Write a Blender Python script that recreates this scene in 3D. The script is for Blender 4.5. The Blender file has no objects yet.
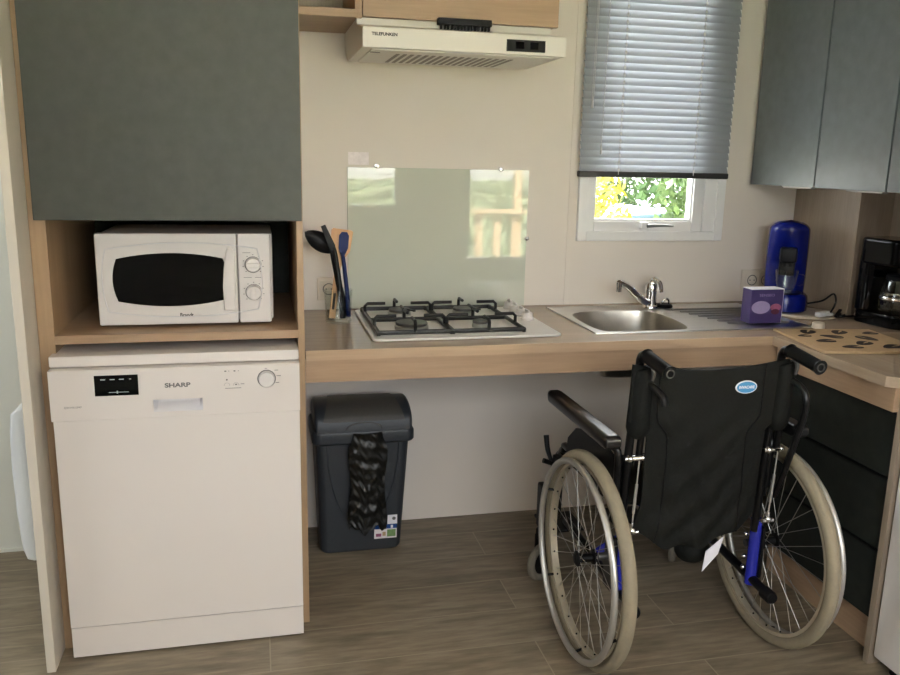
import bpy, bmesh, math, random
from mathutils import Vector, Matrix
random.seed(7)
SC = bpy.context.scene
COL = SC.collection
PI = math.pi

# ------------------------------------------------------------------ materials
def nt_new(name):
    m = bpy.data.materials.new(name); m.use_nodes = True
    nt = m.node_tree
    for n in list(nt.nodes): nt.nodes.remove(n)
    out = nt.nodes.new('ShaderNodeOutputMaterial')
    return m, nt, out

def setin(node, **kw):
    for k, v in kw.items():
        k = k.replace('_', ' ')
        if k in node.inputs: node.inputs[k].default_value = v

def c4(c): return (c[0], c[1], c[2], 1.0)

def srgb(r, g, b):
    def f(x):
        x /= 255.0
        return x/12.92 if x <= 0.04045 else ((x+0.055)/1.055)**2.4
    return (f(r), f(g), f(b))

def mat(name, col, rough=0.5, metal=0.0, noise=0.0, nscale=60.0, bump=0.0, spec=0.5, coat=0.0, trans=0.0, ior=1.45, stretch=(1,1,1)):
    """principled material with a procedural noise on colour and bump"""
    m, nt, out = nt_new(name)
    b = nt.nodes.new('ShaderNodeBsdfPrincipled')
    setin(b, Base_Color=c4(col), Roughness=rough, Metallic=metal, IOR=ior)
    b.inputs['Specular IOR Level'].default_value = spec
    b.inputs['Coat Weight'].default_value = coat
    b.inputs['Transmission Weight'].default_value = trans
    nt.links.new(b.outputs[0], out.inputs[0])
    if noise or bump:
        tc = nt.nodes.new('ShaderNodeTexCoord')
        mp = nt.nodes.new('ShaderNodeMapping'); mp.inputs['Scale'].default_value = stretch
        nz = nt.nodes.new('ShaderNodeTexNoise'); setin(nz, Scale=nscale, Detail=5.0)
        nt.links.new(tc.outputs['Object'], mp.inputs[0]); nt.links.new(mp.outputs[0], nz.inputs['Vector'])
        if noise:
            cr = nt.nodes.new('ShaderNodeValToRGB')
            cr.color_ramp.elements[0].position = 0.3; cr.color_ramp.elements[1].position = 0.7
            cr.color_ramp.elements[0].color = c4([max(0, x*(1-noise)) for x in col])
            cr.color_ramp.elements[1].color = c4([min(1, x*(1+noise)) for x in col])
            nt.links.new(nz.outputs['Fac'], cr.inputs[0]); nt.links.new(cr.outputs[0], b.inputs['Base Color'])
        if bump:
            bp = nt.nodes.new('ShaderNodeBump'); bp.inputs['Strength'].default_value = bump; bp.inputs['Distance'].default_value = 0.002
            nt.links.new(nz.outputs['Fac'], bp.inputs['Height']); nt.links.new(bp.outputs[0], b.inputs['Normal'])
    return m

def wood(name, dark, light, axis='x', scale=9.0, rough=0.45):
    m, nt, out = nt_new(name)
    b = nt.nodes.new('ShaderNodeBsdfPrincipled'); setin(b, Roughness=rough)
    tc = nt.nodes.new('ShaderNodeTexCoord')
    mp = nt.nodes.new('ShaderNodeMapping')
    s = {'x': (0.06, 1, 1), 'y': (1, 0.06, 1), 'z': (1, 1, 0.06)}[axis]
    mp.inputs['Scale'].default_value = s
    n1 = nt.nodes.new('ShaderNodeTexNoise'); setin(n1, Scale=scale*14, Detail=6.0, Roughness=0.6)
    n2 = nt.nodes.new('ShaderNodeTexNoise'); setin(n2, Scale=scale, Detail=3.0, Distortion=1.2)
    mx = nt.nodes.new('ShaderNodeMath'); mx.operation = 'ADD'
    m2 = nt.nodes.new('ShaderNodeMath'); m2.operation = 'MULTIPLY'; m2.inputs[1].default_value = 0.5
    cr = nt.nodes.new('ShaderNodeValToRGB')
    cr.color_ramp.elements[0].position = 0.32; cr.color_ramp.elements[1].position = 0.68
    cr.color_ramp.elements[0].color = c4(dark); cr.color_ramp.elements[1].color = c4(light)
    L = nt.links.new
    L(tc.outputs['Object'], mp.inputs[0]); L(mp.outputs[0], n1.inputs['Vector']); L(mp.outputs[0], n2.inputs['Vector'])
    L(n1.outputs['Fac'], mx.inputs[0]); L(n2.outputs['Fac'], mx.inputs[1]); L(mx.outputs[0], m2.inputs[0])
    L(m2.outputs[0], cr.inputs[0]); L(cr.outputs[0], b.inputs['Base Color']); L(b.outputs[0], out.inputs[0])
    bp = nt.nodes.new('ShaderNodeBump'); bp.inputs['Strength'].default_value = 0.08; bp.inputs['Distance'].default_value = 0.002
    L(n1.outputs['Fac'], bp.inputs['Height']); L(bp.outputs[0], b.inputs['Normal'])
    return m

def floor_mat():
    m, nt, out = nt_new('grey_brown_planks')
    L = nt.links.new
    b = nt.nodes.new('ShaderNodeBsdfPrincipled'); setin(b, Roughness=0.42)
    tc = nt.nodes.new('ShaderNodeTexCoord')
    mp0 = nt.nodes.new('ShaderNodeMapping'); mp0.inputs['Location'].default_value = (0.12, -0.03, 0); mp0.inputs['Rotation'].default_value = (0, 0, 0)
    br = nt.nodes.new('ShaderNodeTexBrick')
    br.offset = 0.37; br.offset_frequency = 2
    setin(br, Scale=1.0, Mortar_Size=0.0022, Mortar_Smooth=0.3, Bias=0.0, Brick_Width=1.22, Row_Height=0.185)
    br.inputs['Color1'].default_value = (0.25, 0.25, 0.25, 1); br.inputs['Color2'].default_value = (0.75, 0.75, 0.75, 1); br.inputs['Mortar'].default_value = (0.5, 0.5, 0.5, 1)
    L(tc.outputs['Object'], mp0.inputs[0]); L(mp0.outputs[0], br.inputs['Vector'])
    # grain, shifted per plank
    sep = nt.nodes.new('ShaderNodeMath'); sep.operation = 'MULTIPLY'; sep.inputs[1].default_value = 7.0
    L(br.outputs['Color'], sep.inputs[0])
    cmb = nt.nodes.new('ShaderNodeCombineXYZ'); L(sep.outputs[0], cmb.inputs[2]); L(sep.outputs[0], cmb.inputs[0])
    add = nt.nodes.new('ShaderNodeVectorMath'); add.operation = 'ADD'
    L(tc.outputs['Object'], add.inputs[0]); L(cmb.outputs[0], add.inputs[1])
    mp = nt.nodes.new('ShaderNodeMapping'); mp.inputs['Scale'].default_value = (0.16, 1.0, 1.0)
    L(add.outputs[0], mp.inputs[0])
    n1 = nt.nodes.new('ShaderNodeTexNoise'); setin(n1, Scale=55.0, Detail=7.0, Roughness=0.62)
    n2 = nt.nodes.new('ShaderNodeTexNoise'); setin(n2, Scale=9.0, Detail=4.0, Distortion=2.2)
    L(mp.outputs[0], n1.inputs['Vector']); L(mp.outputs[0], n2.inputs['Vector'])
    s1 = nt.nodes.new('ShaderNodeMath'); s1.operation = 'ADD'; L(n1.outputs['Fac'], s1.inputs[0]); L(n2.outputs['Fac'], s1.inputs[1])
    s2 = nt.nodes.new('ShaderNodeMath'); s2.operation = 'MULTIPLY_ADD'; s2.inputs[1].default_value = 0.45
    L(s1.outputs[0], s2.inputs[0])
    s3 = nt.nodes.new('ShaderNodeMath'); s3.operation = 'MULTIPLY'; s3.inputs[1].default_value = 0.10
    L(br.outputs['Color'], s3.inputs[0]); L(s3.outputs[0], s2.inputs[2])
    cr = nt.nodes.new('ShaderNodeValToRGB')
    e = cr.color_ramp.elements
    e[0].position = 0.34; e[0].color = c4(FL_D)
    e[1].position = 0.66; e[1].color = c4(FL_L)
    k = e.new(0.5); k.color = c4(FL_M)
    L(s2.outputs[0], cr.inputs[0])
    mix = nt.nodes.new('ShaderNodeMix'); mix.data_type = 'RGBA'
    L(br.outputs['Fac'], mix.inputs[0]); L(cr.outputs[0], mix.inputs[6]); mix.inputs[7].default_value = c4(FL_J)
    L(mix.outputs[2], b.inputs['Base Color']); L(b.outputs[0], out.inputs[0])
    bp = nt.nodes.new('ShaderNodeBump'); bp.inputs['Strength'].default_value = 0.12; bp.inputs['Distance'].default_value = 0.003
    L(n1.outputs['Fac'], bp.inputs['Height']); L(bp.outputs[0], b.inputs['Normal'])
    return m

def pane_mat(name, tint=(1, 1, 1)):
    """clear pane: lets light straight through, mirrors at its surface"""
    m, nt, out = nt_new(name)
    L = nt.links.new
    t = nt.nodes.new('ShaderNodeBsdfTransparent'); t.inputs[0].default_value = c4(tint)
    g = nt.nodes.new('ShaderNodeBsdfGlossy'); g.inputs['Roughness'].default_value = 0.01
    lw = nt.nodes.new('ShaderNodeLayerWeight'); lw.inputs[0].default_value = 0.5
    pw = nt.nodes.new('ShaderNodeMath'); pw.operation = 'POWER'; pw.inputs[1].default_value = 4.0
    fr = nt.nodes.new('ShaderNodeMath'); fr.operation = 'MULTIPLY_ADD'; fr.inputs[1].default_value = 0.7; fr.inputs[2].default_value = 0.045
    L(lw.outputs['Facing'], pw.inputs[0]); L(pw.outputs[0], fr.inputs[0])
    mx = nt.nodes.new('ShaderNodeMixShader')
    L(fr.outputs[0], mx.inputs[0]); L(t.outputs[0], mx.inputs[1]); L(g.outputs[0], mx.inputs[2]); L(mx.outputs[0], out.inputs[0])
    return m

def slat_mat(name, col):
    m, nt, out = nt_new(name)
    L = nt.links.new
    b = nt.nodes.new('ShaderNodeBsdfPrincipled'); setin(b, Base_Color=c4(col), Roughness=0.35)
    t = nt.nodes.new('ShaderNodeBsdfTranslucent'); t.inputs[0].default_value = c4(col)
    mx = nt.nodes.new('ShaderNodeMixShader'); mx.inputs[0].default_value = 0.11
    L(b.outputs[0], mx.inputs[1]); L(t.outputs[0], mx.inputs[2]); L(mx.outputs[0], out.inputs[0])
    return m

FL_D = srgb(90, 80, 66); FL_M = srgb(122, 110, 92); FL_L = srgb(148, 136, 117); FL_J = srgb(148, 137, 119)
M = {}
M['floor'] = floor_mat()
M['wall'] = mat('cream_wall_panel', srgb(226, 218, 209), 0.55, noise=0.02, nscale=3)
M['wall_cool_lit'] = mat('cool_lit_wall_panel', srgb(214, 216, 208), 0.6, noise=0.02, nscale=3)  # wall panel again, with the side room's cold window light put into its colour
M['ceil'] = mat('white_ceiling_panel', srgb(236, 231, 222), 0.6, noise=0.02, nscale=3)
M['partition'] = mat('ivory_panel', srgb(204, 196, 182), 0.5, noise=0.04, nscale=18, stretch=(1, 1, .2))
M['oak_x'] = wood('oak_grain_along', srgb(152, 126, 100), srgb(174, 146, 118), 'x')
M['oak_z'] = wood('oak_grain_upright', srgb(148, 122, 92), srgb(170, 143, 112), 'z')
M['oak_y'] = wood('oak_grain_deep', srgb(156, 130, 104), srgb(178, 150, 123), 'y')
M['oak_dark'] = wood('brown_grey_oak', srgb(142, 128, 112), srgb(166, 151, 134), 'z', 12)
M['top_x'] = wood('worktop_oak_along', srgb(150, 132, 114), srgb(170, 151, 131), 'x', 8, 0.25)
M['top_y'] = wood('worktop_oak_deep', srgb(160, 142, 122), srgb(181, 162, 140), 'y', 8, 0.27)
M['edge'] = wood('worktop_edge_oak', srgb(166, 141, 114), srgb(186, 159, 130), 'x', 9)
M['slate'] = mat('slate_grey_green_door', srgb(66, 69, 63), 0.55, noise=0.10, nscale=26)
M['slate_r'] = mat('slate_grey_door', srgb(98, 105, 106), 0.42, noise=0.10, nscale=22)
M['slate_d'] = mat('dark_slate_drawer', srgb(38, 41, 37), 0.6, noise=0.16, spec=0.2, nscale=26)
M['white'] = mat('white_enamel', srgb(220, 213, 207), 0.33, noise=0.006, nscale=4)
M['white2'] = mat('white_plastic', srgb(216, 211, 208), 0.3, noise=0.006, nscale=10)
M['upvc'] = mat('white_window_plastic', srgb(244, 244, 244), 0.3, noise=0.004, nscale=8)
M['ivory'] = mat('ivory_hood_enamel', srgb(226, 222, 214), 0.35, noise=0.01, nscale=8)
M['greyprint'] = mat('grey_print', srgb(110, 108, 106), 0.6, noise=0.05)
M['darkprint'] = mat('dark_print', srgb(50, 47, 46), 0.6, noise=0.05)
M['lightprint'] = mat('pale_print', srgb(200, 205, 205), 0.6, noise=0.05)
M['slot'] = mat('grille_grey', srgb(150, 146, 138), 0.6, noise=0.05)
M['recess'] = mat('light_grey_plastic', srgb(212, 210, 212), 0.35, noise=0.01)
M['blackgloss'] = mat('black_glossy_glass', srgb(7, 8, 9), 0.05, noise=0.05, spec=0.22)
M['black'] = mat('black_plastic', srgb(12, 12, 13), 0.45, noise=0.08, nscale=90, spec=0.22)
M['blacksatin'] = mat('black_painted_tube', srgb(9, 9, 10), 0.3, noise=0.05, nscale=60, spec=0.35)
M['iron'] = mat('black_enamelled_iron', srgb(20, 19, 19), 0.4, noise=0.1, nscale=120)
M['steel'] = mat('brushed_steel', (0.62, 0.61, 0.59), 0.28, 1.0, noise=0.06, nscale=40, stretch=(0.05, 1, 1))
M['steel_d'] = mat('steel_basin', (0.50, 0.47, 0.42), 0.34, 1.0, noise=0.06, nscale=40)
M['chrome'] = mat('chrome', (0.80, 0.80, 0.80), 0.08, 1.0, noise=0.01)
M['burner'] = mat('burner_grey', srgb(92, 90, 88), 0.45, 0.6, noise=0.1, nscale=80)
M['splash'] = mat('green_grey_back_painted_glass', srgb(198, 202, 189), 0.006, noise=0.008, nscale=3, spec=0.6)
M['glass'] = pane_mat('clear_glass', (0.96, 0.98, 0.97))
M['window_glass'] = pane_mat('window_glass', (0.97, 0.98, 0.98))
M['jarglass'] = mat('jar_glass', (0.95, 0.97, 0.96), 0.02, trans=1.0, ior=1.12, noise=0.01)
M['slat'] = slat_mat('grey_blind_slat', srgb(160, 165, 172))
M['rail'] = mat('dark_grey_blind_rail', srgb(52, 52, 52), 0.4, noise=0.05)
M['cord'] = mat('white_cord', srgb(215, 215, 215), 0.7, noise=0.05)
M['bin'] = mat('anthracite_plastic', srgb(48, 52, 57), 0.42, noise=0.05, nscale=120, bump=0.1)
M['binlid'] = mat('grey_brown_lid_plastic', srgb(78, 75, 70), 0.5, noise=0.05, nscale=120, bump=0.1)
M['bag'] = mat('black_film', srgb(20, 20, 18), 0.34, noise=0.15, nscale=60, bump=0.6)
M['padblack'] = mat('black_arm_pad', srgb(10, 10, 11), 0.30, noise=0.0, spec=0.6)
M['fabric'] = mat('black_nylon', srgb(19, 20, 17), 0.7, noise=0.18, spec=0.2, nscale=160, bump=0.3)
M['tyre'] = mat('grey_beige_tyre', srgb(136, 126, 106), 0.7, noise=0.06, nscale=60, bump=0.2)
M['tyre_d'] = mat('grey_caster_tyre', srgb(120, 114, 102), 0.7, noise=0.06, nscale=60)
M['alu'] = mat('satin_aluminium', (0.52, 0.51, 0.48), 0.42, 0.85, noise=0.04, nscale=50)
M['spoke'] = mat('spoke_steel', (0.42, 0.41, 0.39), 0.4, 0.9, noise=0.03)
M['rim'] = mat('rim_aluminium', srgb(186, 176, 156), 0.4, 0.5, noise=0.05, nscale=60)
M['blue_f'] = mat('royal_blue_lacquer', srgb(32, 40, 150), 0.25, noise=0.05, coat=0.5)
M['blue_m'] = mat('dark_blue_gloss_plastic', srgb(4, 19, 104), 0.2, noise=0.05, coat=0.1, spec=0.35)
M['badge'] = mat('sky_blue_badge', srgb(62, 140, 190), 0.4, noise=0.04)
M['purple'] = mat('purple_card', srgb(60, 48, 98), 0.5, noise=0.14, nscale=14)
M['lilac'] = mat('pale_lilac_print', srgb(150, 138, 176), 0.5, noise=0.05)
M['pink'] = mat('dusky_pink_print', srgb(160, 92, 122), 0.5, noise=0.2, nscale=60)
M['plum'] = mat('plum_print', srgb(84, 36, 52), 0.5, noise=0.15, nscale=60)
M['card'] = mat('white_card', srgb(236, 234, 240), 0.6, noise=0.02)
M['mdf'] = mat('tan_board', srgb(184, 156, 120), 0.6, noise=0.07, nscale=60)
M['burnt'] = mat('burnt_brown_print', srgb(44, 32, 24), 0.7, noise=0.2, nscale=90)
M['utwood'] = wood('beech_utensil', srgb(196, 146, 92), srgb(214, 166, 110), 'z', 20)
M['blue_u'] = mat('navy_silicone', srgb(8, 30, 84), 0.45, noise=0.05, spec=0.2)
M['tray'] = mat('pale_round_board', srgb(196, 184, 166), 0.5, noise=0.08, nscale=30)
M['cable'] = mat('white_cable', srgb(222, 222, 222), 0.4, noise=0.03)
M['gravel'] = mat('pale_gravel', srgb(172, 170, 164), 0.9, noise=0.3, nscale=9)
M['deck'] = wood('deck_board', srgb(168, 148, 124), srgb(196, 174, 146), 'x', 6)
M['pine'] = wood('pale_pine', srgb(190, 164, 126), srgb(208, 184, 146), 'z', 8)
M['leaf'] = mat('hedge_leaf', srgb(150, 162, 126), 0.6, noise=0.5, nscale=26)
M['leaf2'] = mat('laurel_leaf', srgb(64, 86, 44), 0.7, noise=0.45, nscale=14)
M['leafy'] = mat('yellow_leaf', srgb(128, 122, 38), 0.7, noise=0.35, nscale=22)
M['hull'] = mat('white_cladding', srgb(225, 224, 220), 0.5, noise=0.03)
M['car'] = mat('pale_blue_car_paint', srgb(70, 92, 104), 0.65, 0.0, noise=0.03)
M['sticker'] = mat('white_label', srgb(240, 232, 232), 0.4, noise=0.08, nscale=70)
M['green'] = mat('label_green', srgb(120, 150, 96), 0.5, noise=0.2, nscale=90)
M['stickblue'] = mat('label_blue', srgb(30, 74, 140), 0.5, noise=0.1)
M['radiator'] = mat('white_heater_enamel', srgb(208, 212, 214), 0.3, noise=0.01)
M['wallsock'] = mat('socket_plastic', srgb(222, 212, 198), 0.35, noise=0.01)
M['anodized'] = mat('grey_edge_profile', srgb(150, 154, 152), 0.35, 0.6, noise=0.05)

# ------------------------------------------------------------------ mesh builder
class MB:
    def __init__(self, T=None):
        self.v = []; self.f = []; self.mi = []; self.T = T
    def _add(self, vs, fs, mi=0):
        o = len(self.v)
        for p in vs:
            p = Vector(p)
            self.v.append(self.T @ p if self.T else p)
        for f in fs:
            self.f.append([i+o for i in f]); self.mi.append(mi)
    def bm(self, bm, mi=0):
        bm.verts.index_update()
        self._add([v.co.copy() for v in bm.verts], [[v.index for v in f.verts] for f in bm.faces], mi)
        bm.free()
    def box(self, x0, x1, y0, y1, z0, z1, bev=0.0, mi=0, seg=2, T=None):
        b = bmesh.new()
        bmesh.ops.create_cube(b, size=1.0)
        for v in b.verts:
            v.co = Vector(((x0+x1)/2+v.co.x*(x1-x0), (y0+y1)/2+v.co.y*(y1-y0), (z0+z1)/2+v.co.z*(z1-z0)))
        if bev > 0:
            bmesh.ops.bevel(b, geom=list(b.edges), offset=min(bev, 0.49*min(x1-x0, y1-y0, z1-z0)), segments=seg, profile=0.5, affect='EDGES')
        if T:
            for v in b.verts: v.co = T @ v.co
        self.bm(b, mi); return self
    def prism(self, poly, a0, a1, axis='y', bev=0.0, mi=0, seg=2):
        """closed outline extruded along an axis; outline coords are the other two axes in order"""
        def P(u, w, a):
            return {'x': (a, u, w), 'y': (u, a, w), 'z': (u, w, a)}[axis]
        b = bmesh.new()
        A = [b.verts.new(P(u, w, a0)) for u, w in poly]
        B = [b.verts.new(P(u, w, a1)) for u, w in poly]
        n = len(poly)
        b.faces.new(A); b.faces.new(B[::-1])
        for i in range(n):
            b.faces.new((A[i], B[i], B[(i+1) % n], A[(i+1) % n]))
        bmesh.ops.recalc_face_normals(b, faces=b.faces[:])
        if bev > 0:
            ed = [e for e in b.edges if (e.verts[0] in A) == (e.verts[1] in A)]
            bmesh.ops.bevel(b, geom=ed, offset=bev, segments=seg, profile=0.5, affect='EDGES')
        self.bm(b, mi); return self
    def tube(self, pts, r, seg=10, closed=False, smooth=0, mi=0, caps=True):
        pts = [Vector(p) for p in pts]
        rs = r if isinstance(r, (list, tuple)) else [r]*len(pts)
        if smooth:
            P = []; RR = []
            n = len(pts); rng = n if closed else n-1
            for i in range(rng):
                if closed: a, b, c, d = pts[(i-1) % n], pts[i], pts[(i+1) % n], pts[(i+2) % n]
                else: a, b, c, d = pts[max(i-1, 0)], pts[i], pts[i+1], pts[min(i+2, n-1)]
                for k in range(smooth):
                    t = k/smooth
                    P.append(0.5*((2*b)+(c-a)*t+(2*a-5*b+4*c-d)*t*t+(3*b-a-3*c+d)*t**3))
                    RR.append(rs[i]*(1-t)+rs[(i+1) % n]*t)
            if not closed: P.append(pts[-1]); RR.append(rs[-1])
            pts, rs = P, RR
        n = len(pts); vs = []; fs = []
        tang = []
        for i in range(n):
            if closed: t = pts[(i+1) % n]-pts[(i-1) % n]
            else: t = pts[min(i+1, n-1)]-pts[max(i-1, 0)]
            tang.append(t.normalized())
        up = Vector((0, 0, 1)) if abs(tang[0].z) < 0.9 else Vector((1, 0, 0))
        nrm = (up-tang[0]*up.dot(tang[0])).normalized()
        for i in range(n):
            nrm = (nrm-tang[i]*nrm.dot(tang[i])).normalized()
            bn = tang[i].cross(nrm)
            for k in range(seg):
                a = 2*PI*k/seg
                vs.append(pts[i]+(nrm*math.cos(a)+bn*math.sin(a))*rs[i])
        for i in range(n if closed else n-1):
            j = (i+1) % n
            for k in range(seg):
                l = (k+1) % seg
                fs.append((i*seg+k, i*seg+l, j*seg+l, j*seg+k))
        if not closed and caps:
            fs.append(tuple(range(seg))[::-1]); fs.append(tuple((n-1)*seg+k for k in range(seg)))
        self._add(vs, fs, mi); return self
    def cyl(self, p, q, r, r2=None, seg=20, mi=0):
        return self.tube([p, q], [r, r if r2 is None else r2], seg, mi=mi)
    def lathe(self, prof, c=(0, 0, 0), axis='z', seg=32, mi=0, a0=0.0, a1=2*PI, sx=1.0, sy=1.0):
        """profile (r, h) turned about an axis through c"""
        c = Vector(c); vs = []; fs = []; n = len(prof); full = abs(a1-a0-2*PI) < 1e-6
        m = seg if full else seg+1
        for i in range(m):
            a = a0+(a1-a0)*i/seg
            for r, h in prof:
                u, w = r*math.cos(a)*sx, r*math.sin(a)*sy
                p = {'z': (u, w, h), 'y': (u, h, w), 'x': (h, u, w)}[axis]
                vs.append(c+Vector(p))
        for i in range(seg):
            j = (i+1) % m
            for k in range(n-1):
                fs.append((i*n+k, j*n+k, j*n+k+1, i*n+k+1))
        self._add(vs, fs, mi)
        return self
    def torus(self, c, n, R, r, seg=64, rs=12, mi=0, sq=1.0):
        c = Vector(c); n = Vector(n).normalized()
        u = n.orthogonal().normalized(); w = n.cross(u); vs = []; fs = []
        for i in range(seg):
            a = 2*PI*i/seg; d = u*math.cos(a)+w*math.sin(a)
            for k in range(rs):
                b = 2*PI*k/rs
                vs.append(c+d*(R+r*math.cos(b))+n*(r*sq*math.sin(b)))
        for i in range(seg):
            for k in range(rs):
                fs.append((i*rs+k, ((i+1) % seg)*rs+k, ((i+1) % seg)*rs+(k+1) % rs, i*rs+(k+1) % rs))
        self._add(vs, fs, mi); return self
    def ball(self, c, r, seg=16, rings=10, s=(1, 1, 1), mi=0):
        vs = []; fs = []
        for i in range(rings+1):
            t = PI*i/rings
            for k in range(seg):
                a = 2*PI*k/seg
                vs.append((c[0]+r*s[0]*math.sin(t)*math.cos(a), c[1]+r*s[1]*math.sin(t)*math.sin(a), c[2]+r*s[2]*math.cos(t)))
        for i in range(rings):
            for k in range(seg):
                fs.append((i*seg+k, (i+1)*seg+k, (i+1)*seg+(k+1) % seg, i*seg+(k+1) % seg))
        self._add(vs, fs, mi); return self
    def quad(self, a, b, c, d, mi=0):
        self._add([a, b, c, d], [(0, 1, 2, 3)], mi); return self
    def grid(self, fn, nu, nv, thick=0.0, mi=0):
        """fn(u, v) -> point; optional second skin at fn(u, v, 1)"""
        vs = []; fs = []
        lay = 2 if thick else 1
        for l in range(lay):
            for i in range(nu+1):
                for j in range(nv+1):
                    p = Vector(fn(i/nu, j/nv))
                    if l: p = p+Vector((0, thick, 0)) if not callable(thick) else Vector(thick(i/nu, j/nv))
                    vs.append(p)
        W = nv+1; N = (nu+1)*W
        for l in range(lay):
            for i in range(nu):
                for j in range(nv):
                    a = l*N+i*W+j
                    q = (a, a+W, a+W+1, a+1)
                    fs.append(q if l == 0 else q[::-1])
        if lay == 2:
            ring = [i*W for i in range(nu+1)]+[nu*W+j for j in range(1, nv+1)]+[i*W+nv for i in range(nu-1, -1, -1)]+[j for j in range(nv-1, 0, -1)]
            for k in range(len(ring)):
                a, b = ring[k], ring[(k+1) % len(ring)]
                fs.append((b, a, a+N, b+N))
        self._add(vs, fs, mi); return self

def winv(p):
    if p is None: return None
    if p.type == 'EMPTY': return Matrix.Translation(-p.location)
    return Matrix.Identity(4)

def obj(name, mb, m, parent=None, smooth=35):
    me = bpy.data.meshes.new(name)
    me.from_pydata([tuple(v) for v in mb.v], [], mb.f)
    ms = m if isinstance(m, (list, tuple)) else [m]
    for k in ms: me.materials.append(M[k])
    for i, p in enumerate(me.polygons): p.material_index = mb.mi[i]
    b = bmesh.new(); b.from_mesh(me); bmesh.ops.recalc_face_normals(b, faces=b.faces[:]); b.to_mesh(me); b.free()
    if smooth:
        me.shade_smooth(); me.set_sharp_from_angle(angle=math.radians(smooth))
    o = bpy.data.objects.new(name, me); COL.objects.link(o)
    if smooth:
        wn = o.modifiers.new('weighted', 'WEIGHTED_NORMAL'); wn.keep_sharp = True; wn.weight = 90
    if parent is not None:
        o.parent = parent; o.matrix_parent_inverse = winv(parent)
    return o

def thing(name, label, cat, loc, group=None):
    o = bpy.data.objects.new(name, None); COL.objects.link(o)
    o.empty_display_size = 0.1; o.location = loc
    o['label'] = label; o['category'] = cat
    if group: o['group'] = group
    return o

def tag(o, label, cat, group=None, kind=None):
    o['label'] = label; o['category'] = cat
    if group: o['group'] = group
    if kind: o['kind'] = kind
    return o

def struct(name, mb, m, parent=None, smooth=35):
    o = obj(name, mb, m, parent, smooth)
    if parent is None: o['kind'] = 'structure'
    return o

def lettering(s, size, T, m, parent, name='lettering', bold=0.0, width=None):
    """flat raised letters: local x along the text, local y up, local z outwards"""
    cu = bpy.data.curves.new('t', 'FONT'); cu.body = s; cu.size = size; cu.align_x = 'CENTER'; cu.align_y = 'CENTER'
    cu.extrude = 0.0002; cu.offset = bold
    ob = bpy.data.objects.new('t', cu); COL.objects.link(ob)
    bpy.context.view_layer.update()
    me = bpy.data.meshes.new_from_object(ob.evaluated_get(bpy.context.evaluated_depsgraph_get()))
    bpy.data.objects.remove(ob); bpy.data.curves.remove(cu)
    xs = [v.co.x for v in me.vertices]
    k = 1.0 if not width else width/(max(xs)-min(xs))
    mb = MB(T)
    mb._add([(v.co.x*k, v.co.y, v.co.z) for v in me.vertices], [tuple(p.vertices) for p in me.polygons])
    bpy.data.meshes.remove(me)
    return obj(name, mb, m, parent, smooth=0)

def face_front(x, y, z):   # letters on a face that looks towards -Y
    return Matrix.Translation((x, y, z)) @ Matrix.Rotation(PI/2, 4, 'X')

def rrect(x0, x1, y0, y1, r, n=6):
    P = []
    for cx, cy, a in ((x1-r, y1-r, 0), (x0+r, y1-r, 1), (x0+r, y0+r, 2), (x1-r, y0+r, 3)):
        for i in range(n+1):
            t = (a+i/n)*PI/2
            P.append((cx+r*math.cos(t), cy+r*math.sin(t)))
    return P

# ================================================================== SETTING
YF = -3.5          # wall behind the camera
XR = 2.16          # right wall
XL = -2.6          # far wall of the side room
HC = 2.35
struct('floor', MB().box(XL-.1, XR+.1, YF-.1, 0.1, -0.06, 0.0), 'floor', smooth=0)
struct('ceiling', MB().box(XL-.1, XR+.1, YF-.1, 0.1, HC, HC+0.06), 'ceil', smooth=0)
# back wall with its window opening
WX0, WX1, WZ0, WZ1 = 1.075, 1.665, 1.115, 2.10
w = MB()
w.box(-0.714, WX0, 0, 0.09, 0, HC); w.box(WX1, XR+.1, 0, 0.09, 0, HC)
w.box(WX0, WX1, 0, 0.09, 0, WZ0); w.box(WX0, WX1, 0, 0.09, WZ1, HC)
struct('wall_back', w, 'wall', smooth=0)
struct('wall_back_left', MB().box(XL-.1, -0.714, 0, 0.09, 0, HC), 'wall_cool_lit', smooth=0)
struct('wall_right', MB().box(XR, XR+.09, YF, 0, 0, HC), 'wall', smooth=0)
# wall behind the camera: a wide window and a tall glazed opening
f = MB()
W2 = (-0.25, 0.975, 0.99, 2.15); W3 = (1.495, 2.12, 0.575, 1.62)
f.box(XL-.1, W2[0], YF-.09, YF, 0, HC); f.box(W2[1], W3[0], YF-.09, YF, 0, HC); f.box(W3[1], XR+.1, YF-.09, YF, 0, HC)
f.box(W2[0], W2[1], YF-.09, YF, 0, W2[2]); f.box(W2[0], W2[1], YF-.09, YF, W2[3], HC)
f.box(W3[0], W3[1], YF-.09, YF, 0, W3[2]); f.box(W3[0], W3[1], YF-.09, YF, W3[3], HC)
struct('wall_front', f, 'wall', smooth=0)
# left wall of the side room with a window
l = MB(); W4 = (-1.7, -0.85, 0.9, 1.9)
l.box(XL-.09, XL, YF, W4[0], 0, HC); l.box(XL-.09, XL, W4[1], 0, 0, HC)
l.box(XL-.09, XL, W4[0], W4[1], 0, W4[2]); l.box(XL-.09, XL, W4[0], W4[1], W4[3], HC)
struct('wall_left', l, 'wall_cool_lit', smooth=0)
struct('wall_partition', MB().box(-0.716, -0.693, -0.785, 0, 0, HC, 0.0015), 'partition', smooth=0)
struct('baseboard_left', MB().box(XL, -0.716, -0.008, 0, 0, 0.012), 'wall_cool_lit', smooth=0)
# cover strip over the panel seam left of the window
struct('trim_1', MB().box(1.03, 1.045, -0.002, 0.001, 0.85, HC, 0.0008), 'wall', smooth=0)
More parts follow.
